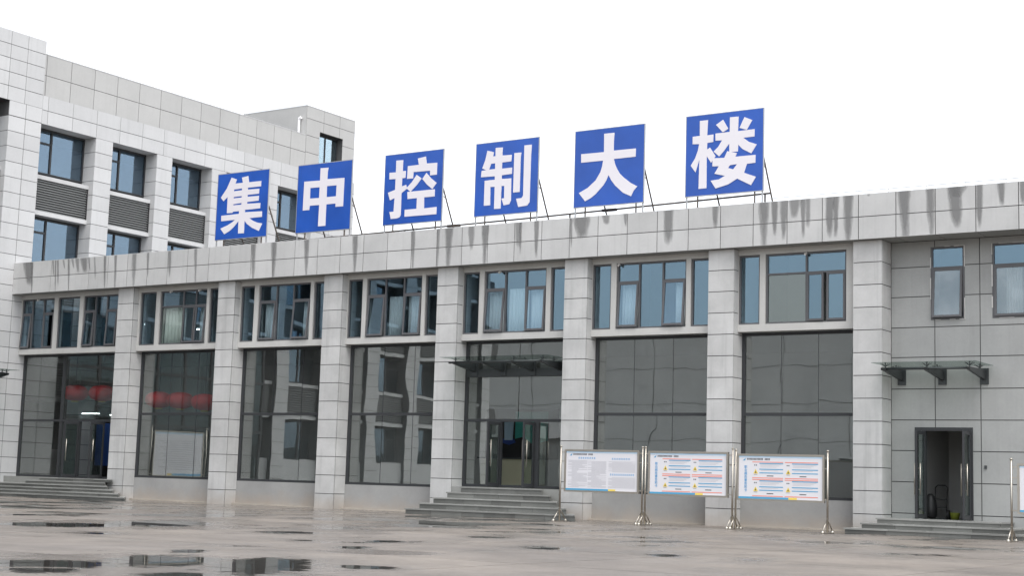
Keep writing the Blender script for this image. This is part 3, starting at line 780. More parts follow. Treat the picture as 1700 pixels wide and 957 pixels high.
def wing_pier(y0, y1, z1, visible, splits=()):
    cr = MB().box(XW - RC - .1, XW - .014, y0 + .014, y1 - .002, 0, z1 - .01)
    pr = obj('pier', cr, M['joint'], wing)
    zs = [z for z in ROW if z < z1 + .01 and z > -.2] + [0.0]
    zs = sorted(set(round(max(z, 0), 3) for z in zs)) 
    if z1 - zs[-1] > .05:
        nn = max(1, round((z1 - zs[-1]) / .56)); zs += [zs[-1] + (z1 - zs[-1]) * (i + 1) / nn for i in range(nn)]
    ys = [y0] + list(splits) + [y1]
    mb = MB()
    for a, b in zip(zs[:-1], zs[1:]):
        for p, q in zip(ys[:-1], ys[1:]):
            if visible and b > visible: piece('stone_panel', pr, XW - .03, XW, p + (G if p > y0 else 0), q - (G if q < y1 else 0), a + G, b - G, M['wing'])
            else: mb.box(XW - .03, XW, p + (G if p > y0 else 0), q - (G if q < y1 else 0), a + G, b - G)
        if visible and b > visible and y0 > 0: piece('side_panel', pr, XW - RC + .005, XW - .034, y0, y0 + .03, a + G, b - G, M['wing'])
        else: mb.box(XW - RC + .005, XW - .034, y0, y0 + .03, a + G, b - G)
    o = obj('stone_facing', mb, M['wing'], pr)
    if o: o['kind'] = 'stuff'
    return pr

def wing_window(y0, y1, z0, z1):
    X = XW - RC
    b = MB(); t = .06
    ym = y0 + (y1 - y0) * .40
    zt = z1 - .60
    b.box(X - .06, X + .03, y0, y0 + t, z0, z1).box(X - .06, X + .03, y1 - t, y1, z0, z1)
    b.box(X - .059, X + .029, y0 + t, y1 - t, z0, z0 + t).box(X - .059, X + .029, y0 + t, y1 - t, z1 - .09, z1)
    b.box(X - .058, X + .028, ym - .04, ym + .04, z0 + t, z1 - .09).box(X - .057, X + .027, y0 + t, ym - .04, zt - .04, zt + .04)
    w = obj('window', b, M['frame'], wing)
    for p, q, c, d_ in ((y0 + t, ym - .04, z0 + t, zt - .04), (y0 + t, ym - .04, zt + .04, z1 - .09), (ym + .04, y1 - t, z0 + t, z1 - .09)):
        obj('pane', MB().box(X - .02, X - .012, p, q, c, d_), M['glass_wing'], w)
    return w

def louvre_band(y0, y1, z0, z1, visible):
    """sill slab, dark blades, lintel slab"""
    obj('sill_slab', MB().box(XW - RC - .02, XW - .25, y0 + .002, y1 - .002, z1 - .16, z1), M['wing'], wing)
    obj('sill_slab', MB().box(XW - RC - .02, XW - .25, y0 + .002, y1 - .002, z0, z0 + .17), M['wing'], wing)
    fr = MB().box(XW - .42, XW - .40, y0, y1, z0 + .17, z1 - .16)
    fr.box(XW - .40, XW - .275, y1 - .05, y1 - .003, z0 + .17, z1 - .16).box(XW - .40, XW - .275, y0 + .003, y0 + .05, z0 + .17, z1 - .16)
    L = obj('louvre_panel', fr, M['black'], wing)
    nb = 13
    h = (z1 - .16 - z0 - .17) / nb
    mb = MB()
    for k in range(nb):
        zc = z0 + .17 + h * (k + .5)
        bl = MB() if visible else mb
        # tilted blade section
        sec = [(-.385, h * .42), (-.375, h * .46), (-.285, -h * .25), (-.285, -h * .42), (-.298, -h * .42)]
        bl.prism(sec, lambda u, v, dd, zc=zc: (XW + u, y0 + .05 + dd, zc + v), y1 - y0 - .10)
        if visible: obj('louvre_blade', bl, M['louvre'], L)
    if mb.v:
        o = obj('louvre_blades', mb, M['louvre'], L); o['kind'] = 'stuff'

FLOORS = [(1.8, 3.66), (5.44, 7.31), (9.10, 10.98), (12.76, 14.61)]
LOUV = [(3.70, 5.40), (7.35, 9.06), (11.0, 12.61)]
piers = [(-.96, .60, (-.17,)), (3.42, 4.33, ()), (6.82, 7.71, ()), (10.15, 11.06, ()), (13.60, 14.50, ()), (16.98, YE, (18.3,))]
for i, (a, b, sp) in enumerate(piers):
    wing_pier(a, b, WT, 8.5 if i else .1, sp)
for (a, b, _), (c, d_, _) in zip(piers[:-1], piers[1:]):
    for k in (2, 3):
        wing_window(b + .003, c - .003, *FLOORS[k])
    louvre_band(b + .003, c - .003, *LOUV[2], visible=True)
# side faces of the corner pier that shows at the picture's edge
# fascia band above the piers, its soffit and the recessed parapet
bd = obj('band', MB().box(XW - RC - .1, XW - .014, .60, YE - .014, WT + .01, 15.75), M['joint'], wing)
YC = [.60, .89, 2.15, 3.41, 4.67, 5.92, 7.16, 8.41, 9.66, 10.91, 12.16, 13.41, 14.66, 15.9, 17.15, 18.4, YE]
for a, b in zip(YC[:-1], YC[1:]):
    for z0, z1 in ((WT, 15.17), (15.17, 15.75)):
        piece('stone_panel', bd, XW - .03, XW, a + G * .8, b - G * .8, z0 + (G if z0 > 15 else 0), z1 - (G if z1 < 15.5 else 0), M['wing'])
obj('soffit', MB().box(XW - RC - .09, XW - .032, .61, YE - .02, WT, WT + .008), M['wing'], bd)
pp = obj('wing_parapet', MB().box(XW - .6, XW - .134, .585, 16.46, 15.752, 17.46), M['joint'], wing)
YP = [.60, .78, 2.03, 3.26, 4.49, 5.72, 6.95, 8.18, 9.38, 10.58, 11.79, 12.99, 14.19, 15.38, 16.45]
for a, b in zip(YP[:-1], YP[1:]):
    for z0, z1 in ((15.755, 16.615), (16.615, 17.46)):
        piece('parapet_panel', pp, XW - .15, XW - .12, a + G, b - G, z0 + G, z1 - (G if z1 < 17 else 0), M['parapet'])
obj('coping', MB().box(XW - .62, XW - .112, .60, 16.45, 17.462, 17.50), M['wing'], pp)
blk = MB()
for y0, y1, z0, z1 in rect_minus((16.465, YE - .004, 15.752, 18.93), [(17.45, 19.21, 15.95, 17.83)]):
    blk.box(XW - 4.3, XW - .134, y0, y1, z0, z1)
bk = obj('stair_tower', blk, M['joint'], wing)
for a, b in ((16.46, 17.72), (17.72, 18.94), (18.94, YE)):
    for z0, z1 in ((15.76, 16.65), (16.65, 17.49), (17.49, 18.33), (18.33, 18.93)):
        for q in rect_minus((a + (G if a > 17 else 0), b - (G if b < 20 else 0), z0 + G, z1 - (G if z1 < 18.5 else 0)), [(17.45, 19.21, 15.95, 17.83)]):
            if q[1] - q[0] > .03 and q[3] - q[2] > .03:
                piece('parapet_panel', bk, XW - .15, XW - .12, *q, M['parapet'])
obj('tower_side', MB().box(XW - 4.3, XW - .155, 16.44, 16.462, 15.752, 18.93), M['parapet'], bk)
obj('coping', MB().box(XW - 4.32, XW - .11, 16.43, YE, 18.932, 18.97), M['wing'], bk)
w = obj('window', MB().box(XW - .5, XW - .45, 17.46, 17.52, 15.95, 17.82).box(XW - .5, XW - .45, 19.14, 19.20, 15.95, 17.82).box(XW - .5, XW - .45, 17.52, 19.14, 17.74, 17.82)
        .box(XW - .5, XW - .45, 18.25, 18.31, 15.95, 17.74), M['frame'], bk)
for p, q in ((17.52, 18.25), (18.31, 19.14)):
    obj('pane', MB().box(XW - .49, XW - .48, p, q, 15.95, 17.74), M['glass_bright'], w)
pipe = MB().tube((XW - .52, 16.34, 17.5), (XW - .52, 16.34, 18.32), .06, 12).tube((XW - .52, 16.34, 18.30), (XW - .40, 16.34, 18.36), .075, 12)
obj('vent_pipe', pipe, M['white'], wing)
ls = MB()
for k in range(14):
    ls.tube((XW - .3, .9 + 1.15 * k, 17.5), (XW - .3, .9 + 1.15 * k, 17.64), .009, 6)
ls.tube((XW - .3, .6, 17.64), (XW - .3, 16.3, 17.64), .009, 6)
ls.tube((XW - 4.2, 16.6, 19.06), (XW - .3, 16.6, 19.06), .009, 6).tube((XW - .3, 16.6, 18.97), (XW - .3, 16.6, 19.08), .008, 6)
obj('lightning_strip', ls, M['galv'], wing)

# tower head that carries the corner pier above the band
hd = obj('corner_head', MB().box(XW - 3.1, XW - .014, YA, .585, 15.22, 17.90), M['joint'], wing)
HY = [-1.88, -1.08, -.27, .60]
HZ = [15.21, 15.76, 16.31, 16.86, 17.41, 17.94]
for a, b in zip(HY[:-1], HY[1:]):
    for z0, z1 in zip(HZ[:-1], HZ[1:]):
        piece('stone_panel', hd, XW - .03, XW, a + G * .8, b - (G * .8 if b < .5 else 0), z0 + (G if z0 > 15.3 else 0), z1 - (G if z1 < 17.8 else 0), M['wing'])
for z0, z1 in ((14.62, 15.21),):
    for a, b in ((-.96, -.17), (-.17, .60)):
        piece('stone_panel', hd, XW - .03, XW, a + (G if a > -.5 else 0), b - (G if b < .5 else 0), z0 + G, z1 - G, M['wing'])
obj('head_backing', MB().box(XW - RC - .1, XW - .014, -.95, .585, 14.605, 15.219), M['joint'], hd)
mb = MB()
y = -1.9
while y > YA + 1:
    for z0, z1 in zip(HZ[:-1], HZ[1:]):
        mb.box(XW - .03, XW, y - .80, y - .012, z0 + G, z1 - G)
    y -= .81
tag(obj('stone_facing', mb, M['wing'], hd), kind='stuff')
obj('coping', MB().box(XW - 3.1, XW - .005, YA, .598, 17.941, 17.96), M['wing'], hd)
obj('head_side', MB().box(XW - 3.1, XW - .032, .586, .60, 15.75, 17.94), M['wing'], hd)
# bays of the wing towards the viewer (they show in the glass of the control building)
y = -.96
nb_ = 0
while y > YA + 4:
    y0 = y - 2.5
    for k in range(4):
        z0, z1 = FLOORS[k]
        if k == 3: z1 = 15.2
        wing_window(y0 + .003, y - .003, z0, z1)
    for k in range(3):
        louvre_band(y0 + .003, y - .003, *LOUV[k], visible=False)
    obj('low_wall', MB().box(XW - RC - .1, XW - .3, y0 + .003, y - .003, 0, 1.79), M['wing'], wing)
    wing_pier(y0 - .92, y0, 15.2, 0)
    y = y0 - .92
    nb_ += 1

# two storey dark glazing of the wing's own entrance hall (it shows in the corner glass)
b = MB()
for k in range(8):
    yy = -1.30 - 11.3 * k / 7
    b.box(XW + .18, XW + .28, yy - .06, yy + .06, .45, 7.3)
for z in (.45, 2.9, 5.1, 7.2): b.box(XW + .181, XW + .279, -12.65, -1.25, z, z + .12)
vf = obj('hall_glazing', b, M['frame'], wing)
obj('hall_lining', MB().box(XW + .035, XW + .05, -12.6, -1.3, .46, 7.29), M['interior_dark'], vf)
for k in range(7):
    y0_, y1_ = -1.36 - 11.3 * (k + 1) / 7 + .12, -1.36 - 11.3 * k / 7
    for z0, z1 in ((.57, 2.9), (3.02, 5.1), (5.22, 7.2)):
        obj('pane', MB().box(XW + .22, XW + .23, y0_, y1_, z0, z1), M['glass_dark'], vf)

# ------------------------------------------------------------------ glass canopies
def canopy(name, loc, label, group, x0, x1, yw, zt, proj, arms, m4=None):
    """glass sheet on steel arms fixed to a wall whose face is y = yw, projecting towards -y"""
    t = thing(name, loc, label, 'canopy', group)
    def mb():
        b = MB(); b.m = m4; return b
    obj('glass_sheet', mb().box(x0, x1, yw - proj, yw - .05, zt, zt + .014), M['glass_canopy'], t)
    obj('front_tube', mb().tube((x0 + .18, yw - proj + .25, zt - .14), (x1 - .3, yw - proj + .25, zt - .14), .035, 12), M['darksteel'], t, True)
    for ax in arms:
        sec = [(yw - .004, zt - .36), (yw - .10, zt - .35), (yw - proj + .18, zt - .19), (yw - proj + .16, zt - .12), (yw - .10, zt - .10), (yw - .004, zt - .10)]
        a = mb().prism(sec, lambda u, v, dd, ax=ax: (ax - .04 + dd, u, v), .08)
        A = obj('arm', a, M['darksteel'], t)
        obj('wall_plate', mb().box(ax - .11, ax + .11, yw - .03, yw - .003, zt - .47, zt - .06), M['darksteel'], A)
        for yy in (yw - proj + .28, yw - .45):
            cl = mb().tube((ax, yy, zt - .14), (ax, yy, zt - .002), .014, 8)
            for dx in (-.10, .10):
                cl.tube((ax, yy, zt - .08), (ax + dx, yy - .08, zt - .004), .008, 6).tube((ax, yy, zt - .08), (ax + dx, yy + .08, zt - .004), .008, 6)
            cl.tube((ax, yy, zt - .004), (ax, yy, zt + .022), .022, 10)
            obj('clamp', cl, M['darksteel'], A)
    return t
canopy('glass_canopy', (2.1, YR, 4.2), 'glass canopy on three dark arms on the grey wall at the far right', 'glass canopies over the doors', .80, 3.48, YR, 4.33, 1.55, (1.08, 2.16, 3.24))
canopy('glass_canopy', (-10.9, YG, 4.2), 'glass canopy on dark steel arms over the middle entrance steps', 'glass canopies over the doors', -12.85, -9.0, YG - .102, 4.74, 1.35, (-12.45, -11.40, -10.32, -9.30))
mw = Matrix.Translation((XW + .30, 0, 0)) @ Matrix.Rotation(math.radians(90), 4, 'Z')     # local -y -> +X
canopy('glass_canopy', (XW, -3, 4.2), 'glass canopy whose tip pokes in at the left edge above the left steps', 'glass canopies over the doors', -4.4, -.62, 0, 4.66, .98, (-4.0, -3.0, -2.0, -1.0), mw)

# ------------------------------------------------------------------ stone steps
def steps(label, loc, tiers, yback, rise, splay):
    """tiers: (x0, x1, yfront) from the lowest step up"""
    t = thing('stone_steps', loc, label, 'steps', 'stone steps at the doors')
    for k, (x0, x1, yf) in enumerate(tiers):
        z0, z1 = k * rise, (k + 1) * rise
        zb0 = 0.0 if k == 0 else z0
        obj('step_core', MB().prism([(x0 + .05, yf + .06), (x1 - .03, yf + .06), (x1 - .03 - splay * (yback - yf - .06), yback), (x0 + .05, yback)],
                                    lambda u, v, dd: (u, v, zb0 + dd), z1 - .042 - zb0), M['granite'], t)
        nr = max(2, int(round((x1 - x0) / 1.05)))
        cuts = [x0 + .03 + (x1 - x0 - .06) * (i + (R.uniform(-.12, .12) if 0 < i < nr else 0)) / nr for i in range(nr + 1)]
        for a, b in zip(cuts[:-1], cuts[1:]):
            piece('riser_stone', t, a + .003, b - .003, yf + .03, yf + .058, z0 + .002, z1 - .044, M['granite'])
        cuts = [x0 + (x1 - x0) * (i + (R.uniform(-.12, .12) if 0 < i < nr else 0)) / nr for i in range(nr + 1)]
        yb = tiers[k + 1][2] + .03 if k + 1 < len(tiers) else yback
        lo, hi = (tiers[k + 1][0], tiers[k + 1][1]) if k + 1 < len(tiers) else (0, 0)
        for a, b in zip(cuts[:-1], cuts[1:]):
            if splay and b > x1 - .01:
                obj('tread_slab', MB().prism([(a + .002, yf), (x1, yf), (x1 - splay * (yb - .004 - yf), yb - .004), (a + .002, yb - .004)], lambda u, v, dd: (u, v, z1 - .04 + dd), .04), M['tread'], t)
            else:
                piece('tread_slab', t, a + .002, b - .002, yf, yb - .004, z1 - .04, z1, M['tread'])
        # strips of tread beside the next step up
        if k + 1 < len(tiers):
            if lo - x0 > .05: piece('tread_slab', t, x0 + .002, lo + .03, yb, yback, z1 - .04, z1, M['tread'])
            if x1 - hi > .05:
                obj('tread_slab', MB().prism([(hi - .03, yb), (x1 - splay * (yb - yf), yb), (x1 - splay * (yback - yf), yback), (hi - .03 - splay * (yback - yb), yback)],
                                             lambda u, v, dd: (u, v, z1 - .04 + dd), .04), M['tread'], t)
    return t
steps('broad grey stone steps up to the middle entrance beneath its canopy', (-11, -1, 0),
      [(-13.19, -7.28, -1.9), (-12.94, -7.78, -1.55), (-12.69, -8.3, -1.2), (-12.44, -8.75, -.85), (-12.19, -9.25, -.5)], -.002, .17, .62)
obj('landing', MB().box(-12.86, -8.98, 0.0, YG - .062, .002, .849), M['tread'], bpy.data.objects['stone_steps'])
steps('three low grey stone steps to the open door in the right hand wall', (2.4, -.5, 0),
      [(.20, 4.66, -1.2), (.51, 4.36, -.85), (.79, 3.95, -.5)], YR - .003, .134, 0.0)
steps('wide six tier grey stone steps in the left corner against the wing', (-29, -1.5, 0),
      [(XW + .01, -25.0, -2.0), (XW + .01, -25.7, -1.65), (XW + .01, -26.37, -1.3), (XW + .01, -27.06, -.95), (-31.9, -27.56, -.6), (-31.56, -27.60, -.25)], -.002, .117, 1.06)
obj('landing', MB().box(XW + .01, PX[0] - .003, 0.0, YG - .062, .002, .699), M['tread'], bpy.data.objects['stone_steps.002'])

# ------------------------------------------------------------------ roof signs
SIGN = [(-23.90, -21.48, 9.27, 11.63, '集'), (-20.12, -17.75, 9.275, 11.615, '中'), (-16.33, -13.975, 9.29, 11.62, '控'),
        (-12.68, -10.34, 9.32, 11.645, '制'), (-9.015, -6.645, 9.33, 11.675, '大'), (-5.255, -2.845, 9.37, 11.73, '楼')]
YS = .50
SIGN_POS = {'集': 'leftmost, in front of the wing', '中': 'second from the left, half against the sky', '控': 'third from the left', '制': 'third from the right', '大': 'second from the right', '楼': 'rightmost and largest in view'}
for (x0, x1, z0, z1, ch), comps in zip(SIGN, GLYPHS):
    t = thing('roof_sign', ((x0 + x1) / 2, YS, ZF2), 'blue roof board with the white character ' + ch + ', ' + SIGN_POS[ch], 'roof sign', 'blue character boards along the roof edge')
    pn = obj('board', MB().box(x0, x1, YS, YS + .035, z0, z1), M['vinyl'], t)
    lt = MB()
    for ci, (outer, holes) in enumerate(comps):
        dep = .010 + .0012 * ci
        loops = [outer] + holes
        pts = [(x0 + u * (x1 - x0), z0 + v * (z1 - z0)) for lp in loops for u, v in lp]
        tris = tessellate_polygon([[Vector((u, v, 0)) for u, v in lp] for lp in loops])
        vs = [(a, YS - dep, b) for a, b in pts] + [(a, YS - .0005, b) for a, b in pts]
        n_ = len(pts)
        fs = []
        for tr in tris:
            p_, q_, r_ = (Vector(pts[i]) for i in tr)
            area = (q_ - p_).cross(r_ - p_)
            fs.append(tuple(tr) if area > 0 else tuple(reversed(tr)))
        k0 = 0
        for lp in loops:
            m_ = len(lp)
            for i in range(m_):
                fs.append((k0 + i, k0 + (i + 1) % m_, n_ + k0 + (i + 1) % m_, n_ + k0 + i))
            k0 += m_
        lt.add(vs, fs)
    obj('character', lt, M['letter'], pn)
    ed = MB()
    e = .022
    ed.box(x0 - e, x0 - .001, YS + .0, YS + .05, z0 - e, z1 + e).box(x1 + .001, x1 + e, YS, YS + .05, z0 - e, z1 + e)
    ed.box(x0, x1, YS + .001, YS + .049, z0 - e, z0 - .001).box(x0, x1, YS + .001, YS + .049, z1 + .001, z1 + e)
    obj('edge_frame', ed, M['galv'], pn)
    for px, mt in ((x0 + .01, 'galv'), (x0 + .36, 'rust'), (x1 - .27, 'rust'), (x1 - .04, 'galv')):
        obj('post', MB().box(px - .018, px + .018, YS + .051, YS + .086, 8.302, z1 - .05), M[mt], t)
    for px, zt_ in ((x0 + .75, 10.2), (x1 - .02, 10.35)):
        br = MB().tube((px, YS + .09, zt_), (px + .02, YS + 1.15, 8.302), .026, 8)
        br.tube((px, YS + .09, zt_ - .25), (px, YS + .31, zt_ - .32), .012, 6)
        obj('brace', br, M['rust'], t)
rail = MB()
RP = [(-23.2, 9.11), (-17.8, 9.19), (-10.8, 9.28), (-2.95, 9.42)]
for (xa, za), (xb, zb_) in zip(RP[:-1], RP[1:]): rail.tube((xa, YS + .74, za), (xb, YS + .74, zb_), .028, 8)
for x, z in ((-19.1, 9.17), (-14.0, 9.24), (-8.2, 9.33)): rail.box(x - .25, x + .25, YS + .70, YS + .78, z - .05, z + .03)
for x, z in ((-22.8, 9.1), (-16, 9.2), (-9.6, 9.28), (-3.1, 9.4)): rail.box(x - .02, x + .02, YS + .72, YS + .76, 8.302, z)
tag(obj('roof_rail', rail, M['rust']), 'long thin rusty steel rail running low behind the blue roof boards', 'rail')

# ------------------------------------------------------------------ notice boards
def text_mb(body, size, x, y, z, align='LEFT', line=1.0, bold=0.0):
    c = bpy.data.curves.new('t', 'FONT')
    c.body = body; c.size = size; c.align_x = align; c.space_line = line
    c.extrude = .0008; c.offset = bold * size; c.resolution_u = 2
    o = bpy.data.objects.new('t', c); COL.objects.link(o)
    dg = bpy.context.evaluated_depsgraph_get()
    me = bpy.data.meshes.new_from_object(o.evaluated_get(dg))
    mb = MB().add([(x + v.co.x, y - v.co.z, z + v.co.y) for v in me.vertices], [tuple(p.vertices) for p in me.polygons])
    bpy.data.objects.remove(o); bpy.data.curves.remove(c); bpy.data.meshes.remove(me)
    return mb

def board(label, xl, xr, y, zb, zt, posts, kind, ptop=2.05, group='notice boards in front of the building', m4=None):
    t = thing('notice_board', ((xl + xr) / 2, y, 0), label, 'notice board', group)
    def mb():
        b = MB(); b.m = m4; return b
    e = .05
    f = mb().box(xl, xl + e, y - .03, y + .04, zb, zt).box(xr - e, xr, y - .03, y + .04, zb, zt)
    f.box(xl + e, xr - e, y - .029, y + .039, zb, zb + e).box(xl + e, xr - e, y - .029, y + .039, zt - e, zt)
    obj('panel_frame', f, M['steel'], t)
    sh = obj('poster', mb().box(xl + e, xr - e, y - .005, y + .03, zb + e, zt - e), M['sheet'], t)
    a, b_, c, d_ = xl + e, xr - e, zb + e, zt - e
    W_, H_ = b_ - a, d_ - c
    def rc(m_, u0, u1, v0, v1, lift=.002):
        m_.box(a + u0 * W_, a + u1 * W_, y - .005 - lift, y - .0052, d_ - v1 * H_, d_ - v0 * H_)
    hd_ = mb(); rc(hd_, 0, 1, 0, .045)
    obj('printed_band', hd_, M['p_pale'], sh)
    ft = mb(); rc(ft, 0, .60, .955, 1)
    obj('printed_band', ft, M['p_blue'], sh)
    yl = mb(); rc(yl, .60, .70, .955, 1)
    obj('printed_band', yl, M['p_yellow'], sh)
    bk = mb()
    # small emblem and a line of small type along the top
    bk.prism([(.045, .115), (.075, .115), (.085, .05)], lambda u, v, dd: (a + u * W_, y - .0075 + dd, d_ - v * H_), .002)
    if kind: 
        obj('emblem', bk, M['p_blue'], sh)
        hd2 = mb(); u = .10
        for k in range(17):
            if k != 12:
                rc(hd2, u, u + .010, .055, .10); rc(hd2, u + .002, u + .012, .066, .074, .0026); 
            u += .0165
        tag(obj('small_type', hd2, M['p_black'], sh), kind='stuff')
    gm = mb()
    if kind == 1:
        for (u0, u1, v, n_) in ((.17, .42, .145, 8), (.64, .90, .155, 8), (.62, .96, .555, 13)):
            tt = mb()
            du = (u1 - u0) / n_
            for k in range(n_):
                uu = u0 + du * k
                rc(tt, uu + du * .12, uu + du * .78, v + .008, v + .018); rc(tt, uu + du * .38, uu + du * .52, v, v + .05, .0026)
                rc(tt, uu + du * .12, uu + du * .78, v + .036, v + .046); rc(tt, uu + du * .15, uu + du * .25, v + .018, v + .036)
            obj('printed_title', tt, M['p_title'], sh)
        rr = random.Random(5)
        for (u0, u1, v0, v1) in ((.03, .30, .23, .93), (.31, .57, .25, .93), (.60, .97, .25, .52), (.60, .97, .65, .93)):
            v = v0
            while v < v1:
                st = u0 + (.05 if rr.random() < .35 else 0)
                en = u1 - (rr.random() * .15 if rr.random() < .3 else 0)
                rc(gm, st, en, v, v + .008)
                v += .0235
        tag(obj('small_type', gm, M['p_grey'], sh), kind='stuff')
    elif kind == 2:
        red, blu, blk_, yel, gry = mb(), mb(), mb(), mb(), mb()
        for u0, um, u1 in ((.165, .25, .535), (.555, .64, .945)):
            for v in (.135, .505, .545, .925): rc(red, u0, u1, v, v + .018)
            for v in (.165, .30, .385, .572, .71, .79): rc(blu, um, u1, v, v + .022)
            for v0 in (.20, .61):
                for k in range(3): rc(gry, um + .01, u1 - .02 - .03 * k, v0 + .028 * k, v0 + .028 * k + .007)
                rc(gry, um + .02, u1 - .06, v0 + .14, v0 + .147)
                rc(blk_, u0 + .022, u0 + .035, v0 + .005, v0 + .03); rc(blk_, u0 + .042, u0 + .055, v0 + .005, v0 + .03)
                rc(blk_, u0 + .02, u0 + .06, v0 + .232, v0 + .24)
                rc(blk_, um + .09, um + .17, v0 + .255, v0 + .275, .0015)
            for v0 in (.30, .71):
                yel = mb().prism([(u0 + .012, v0 + .115), (u0 + .070, v0 + .115), (u0 + .041, v0 + .005)], lambda u, v, dd: (a + u * W_, y - .0075 + dd, d_ - v * H_), .002)
                tri = obj('warning_triangle', yel, M['p_yellow'], sh)
                blk_.prism([(u0 + .031, v0 + .100), (u0 + .051, v0 + .100), (u0 + .041, v0 + .045)], lambda u, v, dd: (a + u * W_, y - .0085 + dd, d_ - v * H_), .001)
        for nm, mm, mt in (('printed_bar', red, 'p_red'), ('printed_bar', blu, 'p_blue'), ('small_type', blk_, 'p_black'), ('small_type', gry, 'p_grey')):
            o_ = obj(nm, mm, M[mt], sh)
            if nm == 'small_type': o_['kind'] = 'stuff'
        tt = text_mb('职\n业\n病\n危\n害\n告\n知\n卡', .082, a + .085 * W_, y - .0075, d_ - .29 * H_, 'CENTER', 1.02, .02)
        obj('printed_title', tt, M['p_title'], sh)
    elif kind == 0:
        for k in range(14): rc(gm, .12, .9 - .1 * (k % 3), .2 + .05 * k, .215 + .05 * k)
        tag(obj('small_type', gm, M['p_grey'], sh), kind='stuff')
    for px, sg in posts:
        p_ = mb().tube((px, y, .03), (px, y, ptop - .02), .025, 12)
        po = obj('post', p_, M['steel'], t, True)
        obj('cap', mb().lathe((px, y, ptop - .02), [(.026, 0), (.034, .012), (.034, .03), (.02, .044), (.004, .046)], 12), M['steel'], po, True)
        for dy in (-.32, .32):
            obj('brace', mb().tube((px, y, .36), (px, y + dy, .05), .016, 8), M['steel'], po, True)
            obj('foot', mb().lathe((px, y + dy, 0), [(.045, 0), (.048, .02), (.035, .06), (.012, .07)], 10), M['steel'], po, True)
        obj('base_plate', mb().box(px - .04, px + .04, y - .36, y + .36, .002, .022), M['steel'], po)
        ex = xl if sg < 0 else xr
        for zz in (zb + .08, (zb + zt) / 2 + .25, zt - .08):
            obj('bracket', mb().box(min(px, ex), max(px, ex), y - .012, y + .012, zz - .015, zz + .015), M['steel'], po)
    return t
YB = -2.4
board('notice board of dense small type nearest the middle steps', -7.34, -5.02, YB, .815, 1.97, [(-7.47, -1), (-4.925, 1)], 1)
board('notice board with warning triangles between the two double posts', -4.745, -2.425, YB, .79, 1.96, [(-4.835, -1), (-2.305, 1)], 2, 2.05)
board('notice board with warning triangles in front of the right hand bay', -2.18, .185, YB, .745, 1.925, [(-2.215, -1), (.26, 1)], 2, 2.02)
board('notice board cut off by the right edge of the picture', 4.87, 7.2, YB, .64, 1.80, [(4.73, -1), (7.34, 1)], 3, 1.90)

# boards that stand in front of the wing (seen as a reflection in the second bay)
mr = Matrix.Translation((-31.6, -5.6, 0)) @ Matrix.Rotation(math.radians(90), 4, 'Z')
board('notice board standing in front of the wing, mirrored in the corner glazing', -1.4, 1.4, 0, .85, 2.7, [(-1.55, -1), (1.55, 1)], 0, 2.85, None, mr)

# ------------------------------------------------------------------ things seen through the glass
LAN = [(-31.69, 1.35, 3.93, 'red paper lantern at the left in the corner entrance'), (-30.19, 1.35, 3.91, 'red paper lantern at the right in the corner entrance beside the pillar'),
       (-27.14, 1.35, 3.65, 'red paper lantern at the left of the three in the second bay'), (-26.03, 1.35, 3.62, 'red paper lantern in the middle of the three in the second bay'),
       (-24.80, 1.35, 3.55, 'red paper lantern at the right of the three in the second bay')]
for x, y, z, lb in LAN:
    t = thing('lantern', (x, y, z), lb, 'lantern', 'red lanterns hanging inside the glass')
    prof = []
    for k in range(13):
        a_ = math.pi * (k / 12 - .5)
        prof.append((max(.14, .50 * math.cos(a_) ** .75) * (1 + .018 * (k % 2)), .30 * math.sin(a_)))
    obj('paper_shade', MB().lathe((x, y, z), prof, 24), M['red'], t, True)
    obj('ring', MB().lathe((x, y, z - .34), [(.14, 0), (.14, .045)], 16), M['p_yellow'], t)
    obj('cord', MB().tube((x, y, z + .30), (x, y, 5.36), .008, 6), M['black'], t)
def emis(name, col, st):
    m, n, l, p = newmat(name)
    p.inputs['Emission Color'].default_value = (*col, 1)
    p.inputs['Emission Strength'].default_value = st
    return m
M['lamp'] = emis('lamp', (.9, 1, 1), 8.0)
for i, (x0, x1, y_, z_) in enumerate(((-34.6 + 1.0, -32.6, 3.4, 3.25), (-32.2, -30.9, 3.6, 3.2), (-26.6, -25.8, 2.5, 6.35), (-30.9, -29.9, 3.0, 6.7))):
    t = thing('tube_lamp', ((x0 + x1) / 2, y_, z_), ['long lit tube lamp behind the left corner glass', 'shorter lit tube lamp right of it in the corner hall', 'small lit tube lamp behind the narrow upper window of the second bay', 'lit tube lamp behind the upper corner window'][i], 'lamp', 'lit tube lamps indoors')
    obj('tube', MB().tube((x0, y_, z_), (x1, y_, z_), .012, 8), M['lamp'], t)
    obj('holder', MB().box(x0, x1, y_ - .03, y_ + .03, z_ + .03, z_ + .07), M['white'], t)
    obj('hanger', MB().tube((x0 + .1, y_, z_ + .07), (x0 + .1, y_, 5.36 if z_ < 5 else 8.09), .006, 6).tube((x1 - .1, y_, z_ + .07), (x1 - .1, y_, 5.36 if z_ < 5 else 8.09), .006, 6), M['galv'], t)

